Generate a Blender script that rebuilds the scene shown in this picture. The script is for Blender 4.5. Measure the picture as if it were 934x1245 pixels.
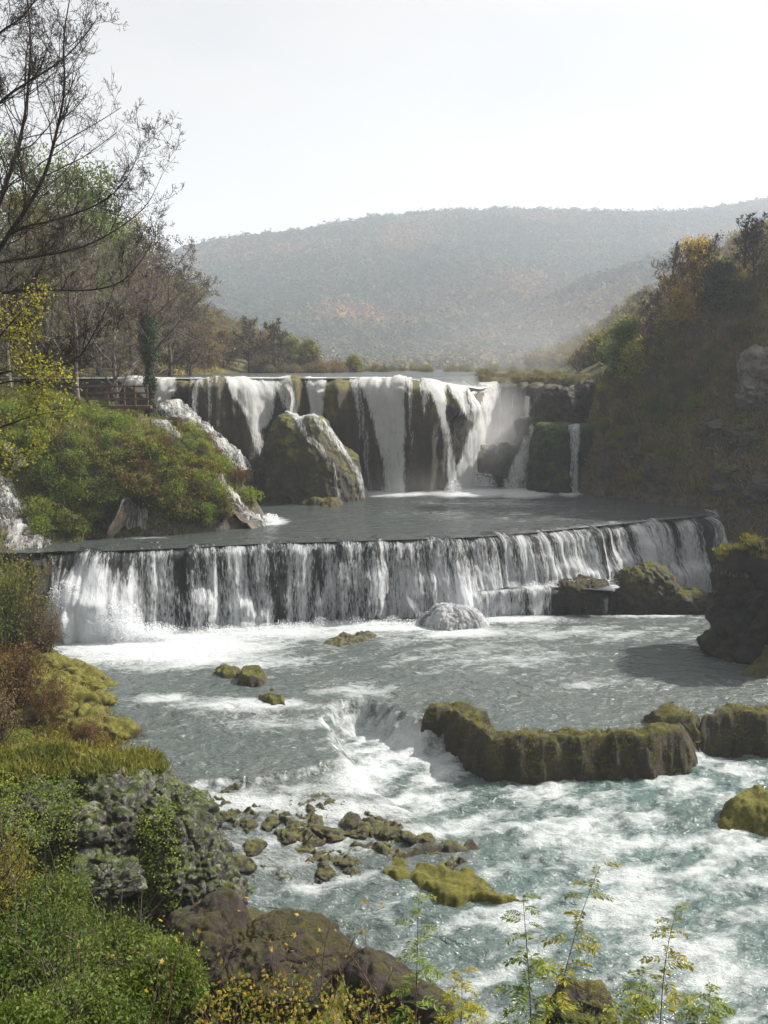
import bpy, bmesh, math, random
import numpy as np
from mathutils import Vector, Matrix

for o in list(bpy.data.objects): bpy.data.objects.remove(o)
SC = bpy.context.scene
COL = SC.collection
RAD = math.radians

# ------------------------------------------------------------------ camera
CAMZ, F, CX, CY, PITCH = 18.0, 1100.0, 467.0, 622.5, RAD(9.2)
cam = bpy.data.cameras.new('camera'); camo = bpy.data.objects.new('camera', cam); COL.objects.link(camo)
cam.sensor_fit = 'VERTICAL'; cam.sensor_height = 36.0; cam.lens = F/1245*36
cam.clip_start = 0.1; cam.clip_end = 6000
camo.location = (0, 0, CAMZ); camo.rotation_euler = (RAD(90)-PITCH, 0, 0)
SC.camera = camo

# ------------------------------------------------------------------ light
SUN_AZ, SUN_EL = RAD(70), RAD(42)
sdir = Vector((math.sin(SUN_AZ)*math.cos(SUN_EL), math.cos(SUN_AZ)*math.cos(SUN_EL), math.sin(SUN_EL)))
sun = bpy.data.lights.new('sun', 'SUN'); suno = bpy.data.objects.new('sun', sun); COL.objects.link(suno)
sun.energy = 5.0; sun.angle = RAD(0.6); sun.color = (1.0, 0.94, 0.86)
suno.rotation_euler = sdir.to_track_quat('Z', 'Y').to_euler(); suno.location = (40, 40, 80)
SC.view_settings.view_transform = 'Standard'; SC.view_settings.look = 'None'
SC.view_settings.gamma = 1; SC.view_settings.use_curve_mapping = False
SC.view_settings.exposure = 1.15
W = bpy.data.worlds.new('World'); SC.world = W; W.use_nodes = True
nt = W.node_tree; nt.nodes.clear()
def N(nt, t, **kw):
    n = nt.nodes.new(t)
    for k, v in kw.items():
        if k in n.inputs: n.inputs[k].default_value = v
        else: setattr(n, k, v)
    return n
sky = N(nt, 'ShaderNodeTexSky'); sky.sky_type = 'NISHITA'; sky.sun_disc = False
sky.sun_elevation = SUN_EL; sky.sun_rotation = SUN_AZ; sky.dust_density = 3.0; sky.air_density = 1.0; sky.altitude = 300
bg = N(nt, 'ShaderNodeBackground'); bg.inputs['Strength'].default_value = 0.10
tc = N(nt, 'ShaderNodeTexCoord')
cn = N(nt, 'ShaderNodeTexNoise'); cn.inputs['Scale'].default_value = 2.1; cn.inputs['Detail'].default_value = 6; cn.inputs['Roughness'].default_value = .48
mp = N(nt, 'ShaderNodeMapping'); mp.inputs['Scale'].default_value = (1, 1, 2.4); mp.inputs['Location'].default_value = (0.3, 0.1, 0.25)
rp = N(nt, 'ShaderNodeValToRGB'); rp.color_ramp.elements[0].position = .36; rp.color_ramp.elements[1].position = .62
rp.color_ramp.elements[0].color = (.84, .84, .84, 1); rp.color_ramp.elements[1].color = (.97, .97, .97, 1)
mx = N(nt, 'ShaderNodeMix'); mx.data_type = 'RGBA'
wo = N(nt, 'ShaderNodeOutputWorld')
L = nt.links.new
L(tc.outputs['Generated'], mp.inputs['Vector']); L(mp.outputs['Vector'], cn.inputs['Vector']); L(cn.outputs['Fac'], rp.inputs['Fac'])
L(rp.outputs['Color'], mx.inputs['Factor']); L(sky.outputs['Color'], mx.inputs[6]); mx.inputs[7].default_value = (3.1, 2.98, 2.86, 1)
dt = N(nt, 'ShaderNodeVectorMath'); dt.operation = 'DOT_PRODUCT'; dt.inputs[1].default_value = sdir
nrm_ = N(nt, 'ShaderNodeVectorMath'); nrm_.operation = 'NORMALIZE'; L(tc.outputs['Generated'], nrm_.inputs[0]); L(nrm_.outputs[0], dt.inputs[0])
pw = N(nt, 'ShaderNodeMath'); pw.operation = 'MAXIMUM'; pw.inputs[1].default_value = 0; L(dt.outputs['Value'], pw.inputs[0])
p2 = N(nt, 'ShaderNodeMath'); p2.operation = 'POWER'; p2.inputs[1].default_value = 10; L(pw.outputs[0], p2.inputs[0])
p3 = N(nt, 'ShaderNodeMath'); p3.operation = 'MULTIPLY_ADD'; p3.inputs[1].default_value = 3.6; p3.inputs[2].default_value = 0.0; L(p2.outputs[0], p3.inputs[0])
cr2 = N(nt, 'ShaderNodeValToRGB'); cr2.color_ramp.elements[0].position = .42; cr2.color_ramp.elements[1].position = .58; cr2.color_ramp.elements[0].color = (.92, .92, .92, 1); cr2.color_ramp.elements[1].color = (1.04, 1.04, 1.04, 1); L(cn.outputs['Fac'], cr2.inputs['Fac'])
ad = N(nt, 'ShaderNodeMath'); ad.operation = 'ADD'; L(p3.outputs[0], ad.inputs[0]); L(cr2.outputs['Color'], ad.inputs[1])
vm = N(nt, 'ShaderNodeVectorMath'); vm.operation = 'SCALE'; L(mx.outputs[2], vm.inputs[0]); L(ad.outputs[0], vm.inputs['Scale'])
L(vm.outputs[0], bg.inputs['Color']); L(bg.outputs['Background'], wo.inputs['Surface'])

cy = SC.cycles
cy.use_denoising = True; cy.max_bounces = 8; cy.diffuse_bounces = 4; cy.glossy_bounces = 2; cy.transmission_bounces = 5
cy.transparent_max_bounces = 14; cy.volume_bounces = 1; cy.use_adaptive_sampling = True; cy.adaptive_threshold = 0.02
cy.sample_clamp_indirect = 4; cy.caustics_reflective = False; cy.caustics_refractive = False
cy.volume_step_rate = 1.0; cy.volume_max_steps = 64

# ------------------------------------------------------------------ maths helpers
cp, sp = math.cos(PITCH), math.sin(PITCH)
def ray(px, py):
    u = (px-CX)/F; v = (CY-py)/F
    return np.array([u, cp+v*sp, -sp+v*cp])
def at(px, py, Y):
    d = ray(px, py); return np.array([0, 0, CAMZ]) + d*(Y/d[1])
def onz(px, py, z):
    d = ray(px, py); return np.array([0, 0, CAMZ]) + d*((z-CAMZ)/d[2])
def proj(P):
    x, y, z = P[..., 0], P[..., 1], P[..., 2]-CAMZ
    dep = y*cp - z*sp; up = y*sp + z*cp
    dep = np.maximum(dep, .01)
    return CX + x/dep*F, CY - up/dep*F

_perm = np.random.default_rng(7).permutation(256); _perm = np.concatenate([_perm, _perm])
_g = np.random.default_rng(8).normal(size=(256, 3)); _g /= np.linalg.norm(_g, axis=1)[:, None]
def perlin(x, y, z):
    x, y, z = np.broadcast_arrays(np.asarray(x, float), y, z)
    xi = np.floor(x).astype(int); yi = np.floor(y).astype(int); zi = np.floor(z).astype(int)
    xf, yf, zf = x-xi, y-yi, z-zi
    u = xf*xf*xf*(xf*(xf*6-15)+10); v = yf*yf*yf*(yf*(yf*6-15)+10); w = zf*zf*zf*(zf*(zf*6-15)+10)
    r = 0
    for i in (0, 1):
        for j in (0, 1):
            for k in (0, 1):
                h = _perm[(_perm[(_perm[(xi+i) & 255] + yi+j) & 255] + zi+k) & 255]
                g = _g[h]
                d = g[..., 0]*(xf-i) + g[..., 1]*(yf-j) + g[..., 2]*(zf-k)
                r = r + d*(u if i else 1-u)*(v if j else 1-v)*(w if k else 1-w)
    return r*1.5
def fbm(x, y, z, o=4, lac=2.03, gain=.5):
    a, s, f = 1., 0, 1.
    for i in range(o):
        s = s + a*perlin(x*f+i*17.3, y*f-i*9.1, z*f+i*5.7); a *= gain; f *= lac
    return s
def ridged(x, y, z, o=4, gain=.5):
    a, s, f = 1., 0, 1.
    for i in range(o):
        s = s + a*(1-2*np.abs(perlin(x*f+i*7.3, y*f-i*3.1, z*f+i*11.7))); a *= gain; f *= 2.1
    return s*.5
def sst(a, b, x):
    t = np.clip((np.asarray(x, float)-a)/(b-a), 0, 1); return t*t*(3-2*t)
def chaikin(pts, n=2):
    pts = np.array(pts, float)
    for _ in range(n):
        q = [pts[0]]
        for a, b in zip(pts[:-1], pts[1:]): q += [a*.75+b*.25, a*.25+b*.75]
        q.append(pts[-1]); pts = np.array(q)
    return pts
def resample(pts, ds):
    d = np.r_[0, np.cumsum(np.linalg.norm(np.diff(pts[:, :2], axis=0), axis=1))]
    n = max(3, int(d[-1]/ds)); t = np.linspace(0, d[-1], n)
    return np.stack([np.interp(t, d, pts[:, k]) for k in range(pts.shape[1])], 1), t
def inside(poly, x, y):
    poly = np.asarray(poly); c = np.zeros(np.shape(x), bool)
    for (x0, y0), (x1, y1) in zip(poly[:, :2], np.roll(poly[:, :2], -1, axis=0)):
        with np.errstate(divide='ignore', invalid='ignore'):
            c ^= ((y0 > y) != (y1 > y)) & (x < (x1-x0)*(y-y0)/(y1-y0+1e-12)+x0)
    return c
def segdist(poly, x, y, closed=True):
    poly = np.asarray(poly)[:, :2]; d = np.full(np.shape(x), 1e9)
    Q = np.roll(poly, -1, axis=0) if closed else poly[1:]
    for (x0, y0), (x1, y1) in zip(poly if closed else poly[:-1], Q):
        dx, dy = x1-x0, y1-y0; t = np.clip(((x-x0)*dx+(y-y0)*dy)/(dx*dx+dy*dy+1e-12), 0, 1)
        d = np.minimum(d, np.hypot(x-x0-t*dx, y-y0-t*dy))
    return d

# ------------------------------------------------------------------ mesh helpers
def mk(name, V, Fc, mat=None, parent=None, smooth=True, uv=None, attrs=None, mats=None, mi=None, loc=None):
    V = np.ascontiguousarray(np.asarray(V, np.float32).reshape(-1, 3)); Fc = np.asarray(Fc, np.int32)
    n, k = Fc.shape
    me = bpy.data.meshes.new(name)
    me.vertices.add(len(V)); me.vertices.foreach_set('co', V.ravel())
    me.loops.add(n*k); me.loops.foreach_set('vertex_index', Fc.ravel())
    me.polygons.add(n); me.polygons.foreach_set('loop_start', np.arange(0, n*k, k, dtype=np.int32))
    me.polygons.foreach_set('use_smooth', np.full(n, smooth))
    for m in (mats or ([mat] if mat else [])): me.materials.append(m)
    if mi is not None: me.polygons.foreach_set('material_index', np.asarray(mi, np.int32))
    if uv is not None:
        ul = me.uv_layers.new(name='UVMap'); ul.data.foreach_set('uv', np.asarray(uv, np.float32).reshape(-1, 2)[Fc.ravel()].ravel())
    for kx, a in (attrs or {}).items():
        at_ = me.attributes.new(kx, 'FLOAT', 'POINT'); at_.data.foreach_set('value', np.asarray(a, np.float32).ravel())
    me.update(calc_edges=True); me.validate()
    o = bpy.data.objects.new(name, me); COL.objects.link(o)
    if parent: o.parent = parent
    if loc is not None: o.location = loc
    return o
def gridfaces(a, b):
    i = np.arange(a*b).reshape(a, b)
    return np.stack([i[:-1, :-1], i[1:, :-1], i[1:, 1:], i[:-1, 1:]], -1).reshape(-1, 4)
def mkgrid(name, P, mat, mask=None, flip=False, **kw):
    Fc = gridfaces(P.shape[0], P.shape[1])
    if flip: Fc = Fc[:, ::-1]
    V = P.reshape(-1, 3); uv = kw.pop('uv', None); attrs = kw.pop('attrs', None)
    if mask is not None:
        keep = mask.reshape(-1)[Fc].any(axis=1); Fc = Fc[keep]
        used = np.unique(Fc); re = np.zeros(len(V), int); re[used] = np.arange(len(used))
        V = V[used]; Fc = re[Fc]
        if uv is not None: uv = uv.reshape(-1, 2)[used]
        if attrs: attrs = {k: np.asarray(a).reshape(-1)[used] for k, a in attrs.items()}
    return mk(name, V, Fc, mat, uv=uv, attrs=attrs, **kw)
def gnorm(P):
    a = np.gradient(P, axis=0); b = np.gradient(P, axis=1); n = np.cross(a, b)
    return n/(np.linalg.norm(n, axis=-1, keepdims=True)+1e-9)
def tag(o, label=None, cat=None, group=None, kind=None):
    if label: o['label'] = label
    if cat: o['category'] = cat
    if group: o['group'] = group
    if kind: o['kind'] = kind
    return o
def empty(name, loc=(0, 0, 0), rz=0, sc=1):
    o = bpy.data.objects.new(name, None); COL.objects.link(o); o.location = loc; o.rotation_euler = (0, 0, rz); o.scale = (sc, sc, sc) if np.isscalar(sc) else sc
    o.empty_display_size = .2
    return o
def copy_tree(root, loc, rz=0, sc=1, label=None, group=None):
    r = root.copy(); COL.objects.link(r); r.location = loc; r.rotation_euler = (0, 0, rz); r.scale = (sc, sc, sc) if np.isscalar(sc) else sc
    if label: r['label'] = label
    if group: r['group'] = group
    for ch in list(root.children):
        c = ch.copy(); COL.objects.link(c); c.parent = r
    return r
_ico = {}
def ico(sub):
    if sub not in _ico:
        bm = bmesh.new(); bmesh.ops.create_icosphere(bm, subdivisions=sub, radius=1)
        _ico[sub] = (np.array([v.co[:] for v in bm.verts]), np.array([[v.index for v in f.verts] for f in bm.faces])); bm.free()
    return _ico[sub]
def tubes(S, sides=4):
    """S: (n,8) p0 p1 r0 r1 -> separate tapered prisms"""
    S = np.asarray(S, float); p0, p1, r0, r1 = S[:, :3], S[:, 3:6], S[:, 6], S[:, 7]
    d = p1-p0; d /= np.linalg.norm(d, axis=1, keepdims=True)+1e-9
    ref = np.where(np.abs(d[:, 2:3]) < .9, [[0, 0, 1.]], [[1., 0, 0]]); a = np.cross(d, ref); a /= np.linalg.norm(a, axis=1, keepdims=True); b = np.cross(d, a)
    th = np.arange(sides)/sides*2*np.pi
    c, s = np.cos(th)[None, :, None], np.sin(th)[None, :, None]
    off = a[:, None]*c + b[:, None]*s
    V = np.concatenate([p0[:, None]+off*r0[:, None, None], p1[:, None]+off*r1[:, None, None]], 1)
    n = len(S); base = (np.arange(n)*2*sides)[:, None, None]; k = np.arange(sides); k2 = (k+1) % sides
    Fq = np.stack([k, k2, k2+sides, k+sides], 1)[None] + base
    return V.reshape(-1, 3), Fq.reshape(-1, 4)
def leafquads(P, A, Nn, L_, Wd):
    """rhombic leaves: base point P, axis A, normal Nn, length L_, width Wd"""
    A = A/(np.linalg.norm(A, axis=1, keepdims=True)+1e-9)
    S = np.cross(A, Nn); S /= np.linalg.norm(S, axis=1, keepdims=True)+1e-9
    U = np.cross(S, A)
    L_ = np.asarray(L_)[:, None]; Wd = np.asarray(Wd)[:, None]
    V = np.stack([P, P+A*L_*.5+S*Wd*.5+U*L_*.08, P+A*L_, P+A*L_*.5-S*Wd*.5+U*L_*.08], 1)
    return V.reshape(-1, 3), np.arange(len(P)*4).reshape(-1, 4)
def randdir(rng, n, up=0.):
    v = rng.normal(size=(n, 3)); v[:, 2] += up; return v/np.linalg.norm(v, axis=1, keepdims=True)
def join(*parts):
    Vs, Fs, M, o = [], [], [], 0
    for i, (V, Fc) in enumerate(parts):
        Vs.append(V); Fs.append(Fc+o); M.append(np.full(len(Fc), i)); o += len(V)
    return np.concatenate(Vs), np.concatenate(Fs), np.concatenate(M)

# ------------------------------------------------------------------ materials
def newmat(name):
    m = bpy.data.materials.new(name); m.use_nodes = True; t = m.node_tree; t.nodes.clear()
    out = t.nodes.new('ShaderNodeOutputMaterial'); return m, t, out
def noise(t, vec, scale, detail=4, rough=.55, dist=0):
    n = t.nodes.new('ShaderNodeTexNoise'); n.inputs['Scale'].default_value = scale; n.inputs['Detail'].default_value = detail
    n.inputs['Roughness'].default_value = rough; n.inputs['Distortion'].default_value = dist
    if vec is not None: t.links.new(vec, n.inputs['Vector'])
    return n.outputs['Fac']
def ramp(t, fac, stops):
    r = t.nodes.new('ShaderNodeValToRGB'); e = r.color_ramp.elements
    while len(e) < len(stops): e.new(.5)
    for i, (p, c) in enumerate(stops):
        e[i].position = p; e[i].color = (*c, 1) if len(c) == 3 else c
    t.links.new(fac, r.inputs['Fac']); return r.outputs['Color']
def g(v): return (v, v, v)
def math_(t, op, a, b=None, c=None, clamp=False):
    n = t.nodes.new('ShaderNodeMath'); n.operation = op; n.use_clamp = clamp
    for i, v in enumerate((a, b, c)):
        if v is None: continue
        if isinstance(v, (int, float)): n.inputs[i].default_value = v
        else: t.links.new(v, n.inputs[i])
    return n.outputs[0]
def mixc(t, f, a, b, mode='MIX'):
    n = t.nodes.new('ShaderNodeMix'); n.data_type = 'RGBA'; n.blend_type = mode
    for i, v in ((0, f), (6, a), (7, b)):
        if isinstance(v, (int, float)): n.inputs[i].default_value = v
        elif isinstance(v, tuple): n.inputs[i].default_value = (*v, 1) if len(v) == 3 else v
        else: t.links.new(v, n.inputs[i])
    return n.outputs[2]
def mapping(t, vec, scale=(1, 1, 1), rot=(0, 0, 0)):
    n = t.nodes.new('ShaderNodeMapping'); n.inputs['Scale'].default_value = scale; n.inputs['Rotation'].default_value = rot
    t.links.new(vec, n.inputs['Vector']); return n.outputs['Vector']
def pos(t): return t.nodes.new('ShaderNodeNewGeometry').outputs['Position']
def attr(t, nm):
    n = t.nodes.new('ShaderNodeAttribute'); n.attribute_name = nm; return n.outputs['Fac']
def bump(t, h, strength, dist, nrm=None):
    b = t.nodes.new('ShaderNodeBump'); b.inputs['Strength'].default_value = strength; b.inputs['Distance'].default_value = dist
    t.links.new(h, b.inputs['Height'])
    if nrm is not None: t.links.new(nrm, b.inputs['Normal'])
    return b.outputs['Normal']
def pbsdf(t, **kw):
    p = t.nodes.new('ShaderNodeBsdfPrincipled')
    for k, v in kw.items():
        k = k.replace('_', ' ')
        if k == 'Specular': k = 'Specular IOR Level'
        if isinstance(v, (int, float)): p.inputs[k].default_value = v
        elif isinstance(v, tuple): p.inputs[k].default_value = (*v, 1)
        else: t.links.new(v, p.inputs[k])
    return p

def rock_mat(name, dark=(.035, .032, .028), light=(.16, .15, .135), moss=.4, mosscol=((.035, .042, .010), (.13, .13, .022)), rough=.75, brown=(.09, .06, .03), brownamt=.5, sc=1., upmin=.1, streak=False, mattr=False, lichen=False):
    m, t, out = newmat(name); p = pos(t)
    pv = mapping(t, p, (1, 1, .25)) if streak else p
    n1 = noise(t, pv, .9*sc, 6, .65); n2 = noise(t, p, 5*sc, 5, .7); n3 = noise(t, pv, .45*sc, 4, .6)
    base = ramp(t, n1, [(.32, dark), (.5, tuple((a+b)/2.4 for a, b in zip(dark, light))), (.72, light)])
    base = mixc(t, math_(t, 'MULTIPLY', ramp(t, n3, [(.42, g(0)), (.62, g(1))]), brownamt), base, brown)
    base = mixc(t, .55, base, ramp(t, n2, [(.25, g(.25)), (.75, g(1.5))]), 'MULTIPLY')
    sx = t.nodes.new('ShaderNodeSeparateXYZ'); t.links.new(t.nodes.new('ShaderNodeNewGeometry').outputs['Normal'], sx.inputs[0])
    up = sx.outputs[2]
    mn = noise(t, pv, 1.3*sc, 5, .7)
    mm = math_(t, 'ADD', math_(t, 'MULTIPLY', up, .55), math_(t, 'MULTIPLY', math_(t, 'SUBTRACT', mn, .5), 2.2))
    mm = math_(t, 'ADD', mm, moss-.5-upmin)
    if mattr: mm = math_(t, 'ADD', mm, attr(t, 'moss'))
    mm = ramp(t, mm, [(.10, g(0)), (.30, g(1))])
    mc = ramp(t, noise(t, p, 3.3*sc, 5, .75), [(.3, mosscol[0]), (.68, mosscol[1])])
    col = mixc(t, mm, base, mc)
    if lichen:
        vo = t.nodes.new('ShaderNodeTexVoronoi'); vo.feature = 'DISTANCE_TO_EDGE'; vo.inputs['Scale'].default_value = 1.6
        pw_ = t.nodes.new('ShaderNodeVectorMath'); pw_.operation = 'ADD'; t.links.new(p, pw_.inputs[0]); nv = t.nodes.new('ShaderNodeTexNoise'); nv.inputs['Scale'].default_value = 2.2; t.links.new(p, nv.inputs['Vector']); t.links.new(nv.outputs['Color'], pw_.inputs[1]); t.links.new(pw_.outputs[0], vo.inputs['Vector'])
        col = mixc(t, math_(t, 'MULTIPLY', ramp(t, noise(t, p, 5.5, 6, .75), [(.52, g(0)), (.64, g(1))]), .8), col, (.27, .265, .26))
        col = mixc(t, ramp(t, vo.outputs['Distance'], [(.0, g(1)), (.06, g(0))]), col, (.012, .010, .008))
        col = mixc(t, ramp(t, noise(t, p, 2.4, 5, .7), [(.56, g(0)), (.64, g(1))]), col, mosscol[0])
    h = math_(t, 'ADD', noise(t, p, 7*sc, 6, .7), math_(t, 'MULTIPLY', noise(t, p, 28*sc, 3, .7), .5))
    b = bump(t, h, .9, .12/sc)
    rr = math_(t, 'MULTIPLY_ADD', mm, .3, rough-.1, clamp=True)
    s = pbsdf(t, Base_Color=col, Roughness=rr, Specular=.35, Normal=b)
    t.links.new(s.outputs[0], out.inputs['Surface']); return m

def leaf_mat(name, cols, trans=.45, rough=.6, objrand=.0, sc=.6, rw=.5, nw=1.0, spec=.25):
    m, t, out = newmat(name)
    gi = t.nodes.new('ShaderNodeNewGeometry'); rnd = gi.outputs['Random Per Island']
    f = math_(t, 'ADD', math_(t, 'MULTIPLY', rnd, rw), math_(t, 'MULTIPLY', math_(t, 'SUBTRACT', noise(t, gi.outputs['Position'], sc, 4, .6), .25+(nw-1)*.12), nw), clamp=True)
    if objrand:
        oi = t.nodes.new('ShaderNodeObjectInfo'); f = math_(t, 'ADD', f, math_(t, 'MULTIPLY', math_(t, 'SUBTRACT', oi.outputs['Random'], .5), objrand), clamp=True)
    col = ramp(t, f, [(i/(len(cols)-1)*.7+.15, tuple(v*1.35 for v in c)) for i, c in enumerate(cols)])
    d = pbsdf(t, Base_Color=col, Roughness=rough, Specular=spec)
    tr = t.nodes.new('ShaderNodeBsdfTranslucent'); t.links.new(mixc(t, 1., col, (1.5, 1.45, .75), 'MULTIPLY'), tr.inputs['Color'])
    mx = t.nodes.new('ShaderNodeMixShader'); mx.inputs[0].default_value = trans
    t.links.new(d.outputs[0], mx.inputs[1]); t.links.new(tr.outputs[0], mx.inputs[2]); t.links.new(mx.outputs[0], out.inputs['Surface']); return m

def bark_mat(name, a=(.03, .024, .018), b=(.11, .09, .07)):
    m, t, out = newmat(name); p = mapping(t, pos(t), (1, 1, .3))
    col = ramp(t, noise(t, p, 9, 5, .7), [(.3, a), (.7, b)])
    s = pbsdf(t, Base_Color=col, Roughness=.9, Specular=.2, Normal=bump(t, noise(t, p, 20, 4), .6, .03))
    t.links.new(s.outputs[0], out.inputs['Surface']); return m

def foam_bsdf(t, col=(.86, .88, .89), nrm=None, trans=.35):
    kw = dict(Base_Color=col, Roughness=.75, Specular=.3)
    if nrm is not None: kw['Normal'] = nrm
    d = pbsdf(t, **kw)
    tr = t.nodes.new('ShaderNodeBsdfTranslucent'); tr.inputs[0].default_value = (*col, 1) if isinstance(col, tuple) else (.85, .87, .88, 1)
    mx = t.nodes.new('ShaderNodeMixShader'); mx.inputs[0].default_value = trans
    t.links.new(d.outputs[0], mx.inputs[1]); t.links.new(tr.outputs[0], mx.inputs[2]); return mx.outputs[0]

def river_mat(name, deep=(.012, .035, .032), fo=(.68, .73, .74), wave=1., sc=1., flow=(1, 1, 1), rot=0, shallow=(.06, .06, .05)):
    m, t, out = newmat(name); p = mapping(t, pos(t), flow, (0, 0, rot))
    foam_glint = attr(t, 'foam_glint'); teal = attr(t, 'teal')
    nA = noise(t, p, .8*sc, 8, .68, 1.6); nB = noise(t, p, 4.5*sc, 6, .7, .8); nC = noise(t, p, 14*sc, 4, .7)
    nn = math_(t, 'ADD', math_(t, 'MULTIPLY', nA, .5), math_(t, 'ADD', math_(t, 'MULTIPLY', nB, .33), math_(t, 'MULTIPLY', nC, .17)))
    ff = math_(t, 'ADD', math_(t, 'MULTIPLY', math_(t, 'SUBTRACT', nn, .5), 2.7), math_(t, 'SUBTRACT', math_(t, 'MULTIPLY', foam_glint, 1.55), .52))
    fm = ramp(t, ff, [(0, g(0)), (.55, g(.75)), (1., g(1))])
    col = mixc(t, math_(t, 'MULTIPLY', noise(t, p, .35*sc, 4, .6), .8), deep, shallow)
    col = mixc(t, teal, col, (.08, .155, .15))
    h = math_(t, 'ADD', math_(t, 'MULTIPLY', noise(t, p, 1.1*sc, 3, .5, .6), 1.2), math_(t, 'ADD', math_(t, 'MULTIPLY', noise(t, p, 4*sc, 4, .6, .5), .45), math_(t, 'MULTIPLY', noise(t, p, 15*sc, 3, .6), .08)))
    b = bump(t, h, 1., .30*wave/sc)
    w = pbsdf(t, Base_Color=col, Roughness=.13, Specular=.6, Normal=b, IOR=1.38)
    f = foam_bsdf(t, fo, bump(t, nn, 1., .5), .1)
    mx = t.nodes.new('ShaderNodeMixShader'); t.links.new(fm, mx.inputs[0]); t.links.new(w.outputs[0], mx.inputs[1]); t.links.new(f, mx.inputs[2])
    t.links.new(mx.outputs[0], out.inputs['Surface']); return m

def fall_mat(name, sx=5., sy=.55, fo=(.82, .85, .87), film=.5, bias=0., hard=1., lip=False):
    """white water in strands down the UV's V axis (metres); attribute flow = how much water"""
    m, t, out = newmat(name)
    uv = t.nodes.new('ShaderNodeUVMap').outputs[0]
    fl = attr(t, 'flow')
    n1 = noise(t, mapping(t, uv, (sx*.35, sy*.35, 1)), 1., 4, .6, .5)
    n2 = noise(t, mapping(t, uv, (sx, sy, 1)), 1., 6, .72, .35)
    n3 = noise(t, mapping(t, uv, (sx*3.2, sy*5.5, 1)), 1., 5, .75)
    nn = math_(t, 'ADD', math_(t, 'MULTIPLY', n1, .26), math_(t, 'ADD', math_(t, 'MULTIPLY', n2, .36), math_(t, 'MULTIPLY', n3, .38)))
    ff = math_(t, 'ADD', math_(t, 'MULTIPLY', math_(t, 'SUBTRACT', nn, .5), 7.5*hard), math_(t, 'SUBTRACT', math_(t, 'MULTIPLY', fl, 1.15), .45-bias))
    fm = ramp(t, ff, [(.0, g(0)), (.4, g(.42)), (1., g(.96))])
    fo_ = foam_bsdf(t, fo, bump(t, nn, .8, .35), .5)
    gl = pbsdf(t, Base_Color=(.02, .025, .025), Roughness=.12, Specular=.5, IOR=1.33, Normal=bump(t, nn, .8, .3))
    trn = t.nodes.new('ShaderNodeBsdfTransparent')
    thin = t.nodes.new('ShaderNodeMixShader')
    tf = math_(t, 'MULTIPLY', ramp(t, fl, [(.05, g(0)), (.5, g(1))]), film)
    if lip: tf = math_(t, 'MAXIMUM', tf, attr(t, 'lip'))
    t.links.new(tf, thin.inputs[0]); t.links.new(trn.outputs[0], thin.inputs[1]); t.links.new(gl.outputs[0], thin.inputs[2])
    mx = t.nodes.new('ShaderNodeMixShader'); t.links.new(fm, mx.inputs[0]); t.links.new(thin.outputs[0], mx.inputs[1]); t.links.new(fo_, mx.inputs[2])
    t.links.new(mx.outputs[0], out.inputs['Surface']); return m

def ground_mat(name):
    m, t, out = newmat(name); p = pos(t)
    n1 = noise(t, p, .25, 6, .65); n2 = noise(t, p, 2.5, 6, .7)
    c = ramp(t, n1, [(.35, (.07, .055, .028)), (.5, (.10, .10, .032)), (.65, (.16, .135, .055))])
    c = mixc(t, .6, c, ramp(t, n2, [(.3, g(.35)), (.7, g(1.4))]), 'MULTIPLY')
    sx = t.nodes.new('ShaderNodeSeparateXYZ'); t.links.new(t.nodes.new('ShaderNodeNewGeometry').outputs['True Normal'], sx.inputs[0])
    st = ramp(t, math_(t, 'ADD', sx.outputs[2], math_(t, 'MULTIPLY', math_(t, 'SUBTRACT', noise(t, p, .8, 5, .7), .5), .8)), [(.38, g(1)), (.55, g(0))])
    rk = ramp(t, noise(t, p, 1.6, 6, .7), [(.35, (.05, .043, .036)), (.7, (.24, .215, .185))])
    c = mixc(t, st, c, rk)
    s = pbsdf(t, Base_Color=c, Roughness=.9, Specular=.2, Normal=bump(t, math_(t, 'ADD', n2, noise(t, p, 9, 4, .7)), 1., .25))
    t.links.new(s.outputs[0], out.inputs['Surface']); return m

M = {}
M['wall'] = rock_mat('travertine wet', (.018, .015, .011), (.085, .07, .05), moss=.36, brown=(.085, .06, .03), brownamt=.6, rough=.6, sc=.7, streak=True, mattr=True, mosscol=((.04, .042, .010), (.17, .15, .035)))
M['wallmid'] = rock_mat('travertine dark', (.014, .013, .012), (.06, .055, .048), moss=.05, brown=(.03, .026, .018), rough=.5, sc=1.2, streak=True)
M['mossrock'] = rock_mat('mossy rock', (.026, .021, .014), (.085, .07, .045), moss=.42, brown=(.06, .045, .02), rough=.8, sc=1.4, mosscol=((.03, .032, .008), (.13, .125, .022)))
M['dome'] = rock_mat('dome rock', (.035, .03, .018), (.10, .085, .055), moss=.45, brown=(.07, .065, .02), rough=.75, sc=.9, streak=True, mosscol=((.05, .055, .012), (.17, .165, .03)))
M['greenrock'] = rock_mat('green moss rock', (.012, .014, .010), (.05, .05, .035), moss=.62, brown=(.02, .03, .01), sc=1.0, mosscol=((.02, .035, .008), (.08, .12, .02)))
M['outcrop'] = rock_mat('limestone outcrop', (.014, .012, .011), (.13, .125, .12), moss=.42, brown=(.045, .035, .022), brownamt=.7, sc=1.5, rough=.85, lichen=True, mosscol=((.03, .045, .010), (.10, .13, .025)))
M['brownrock'] = rock_mat('brown mossy rock', (.010, .008, .006), (.042, .034, .025), moss=.38, brown=(.045, .03, .018), sc=1.6, mosscol=((.018, .018, .006), (.068, .062, .016)))
M['wetrock'] = rock_mat('wet river rock', (.005, .004, .003), (.022, .019, .015), moss=.40, rough=.4, sc=2.2, mosscol=((.03, .032, .008), (.12, .115, .02)))
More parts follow.
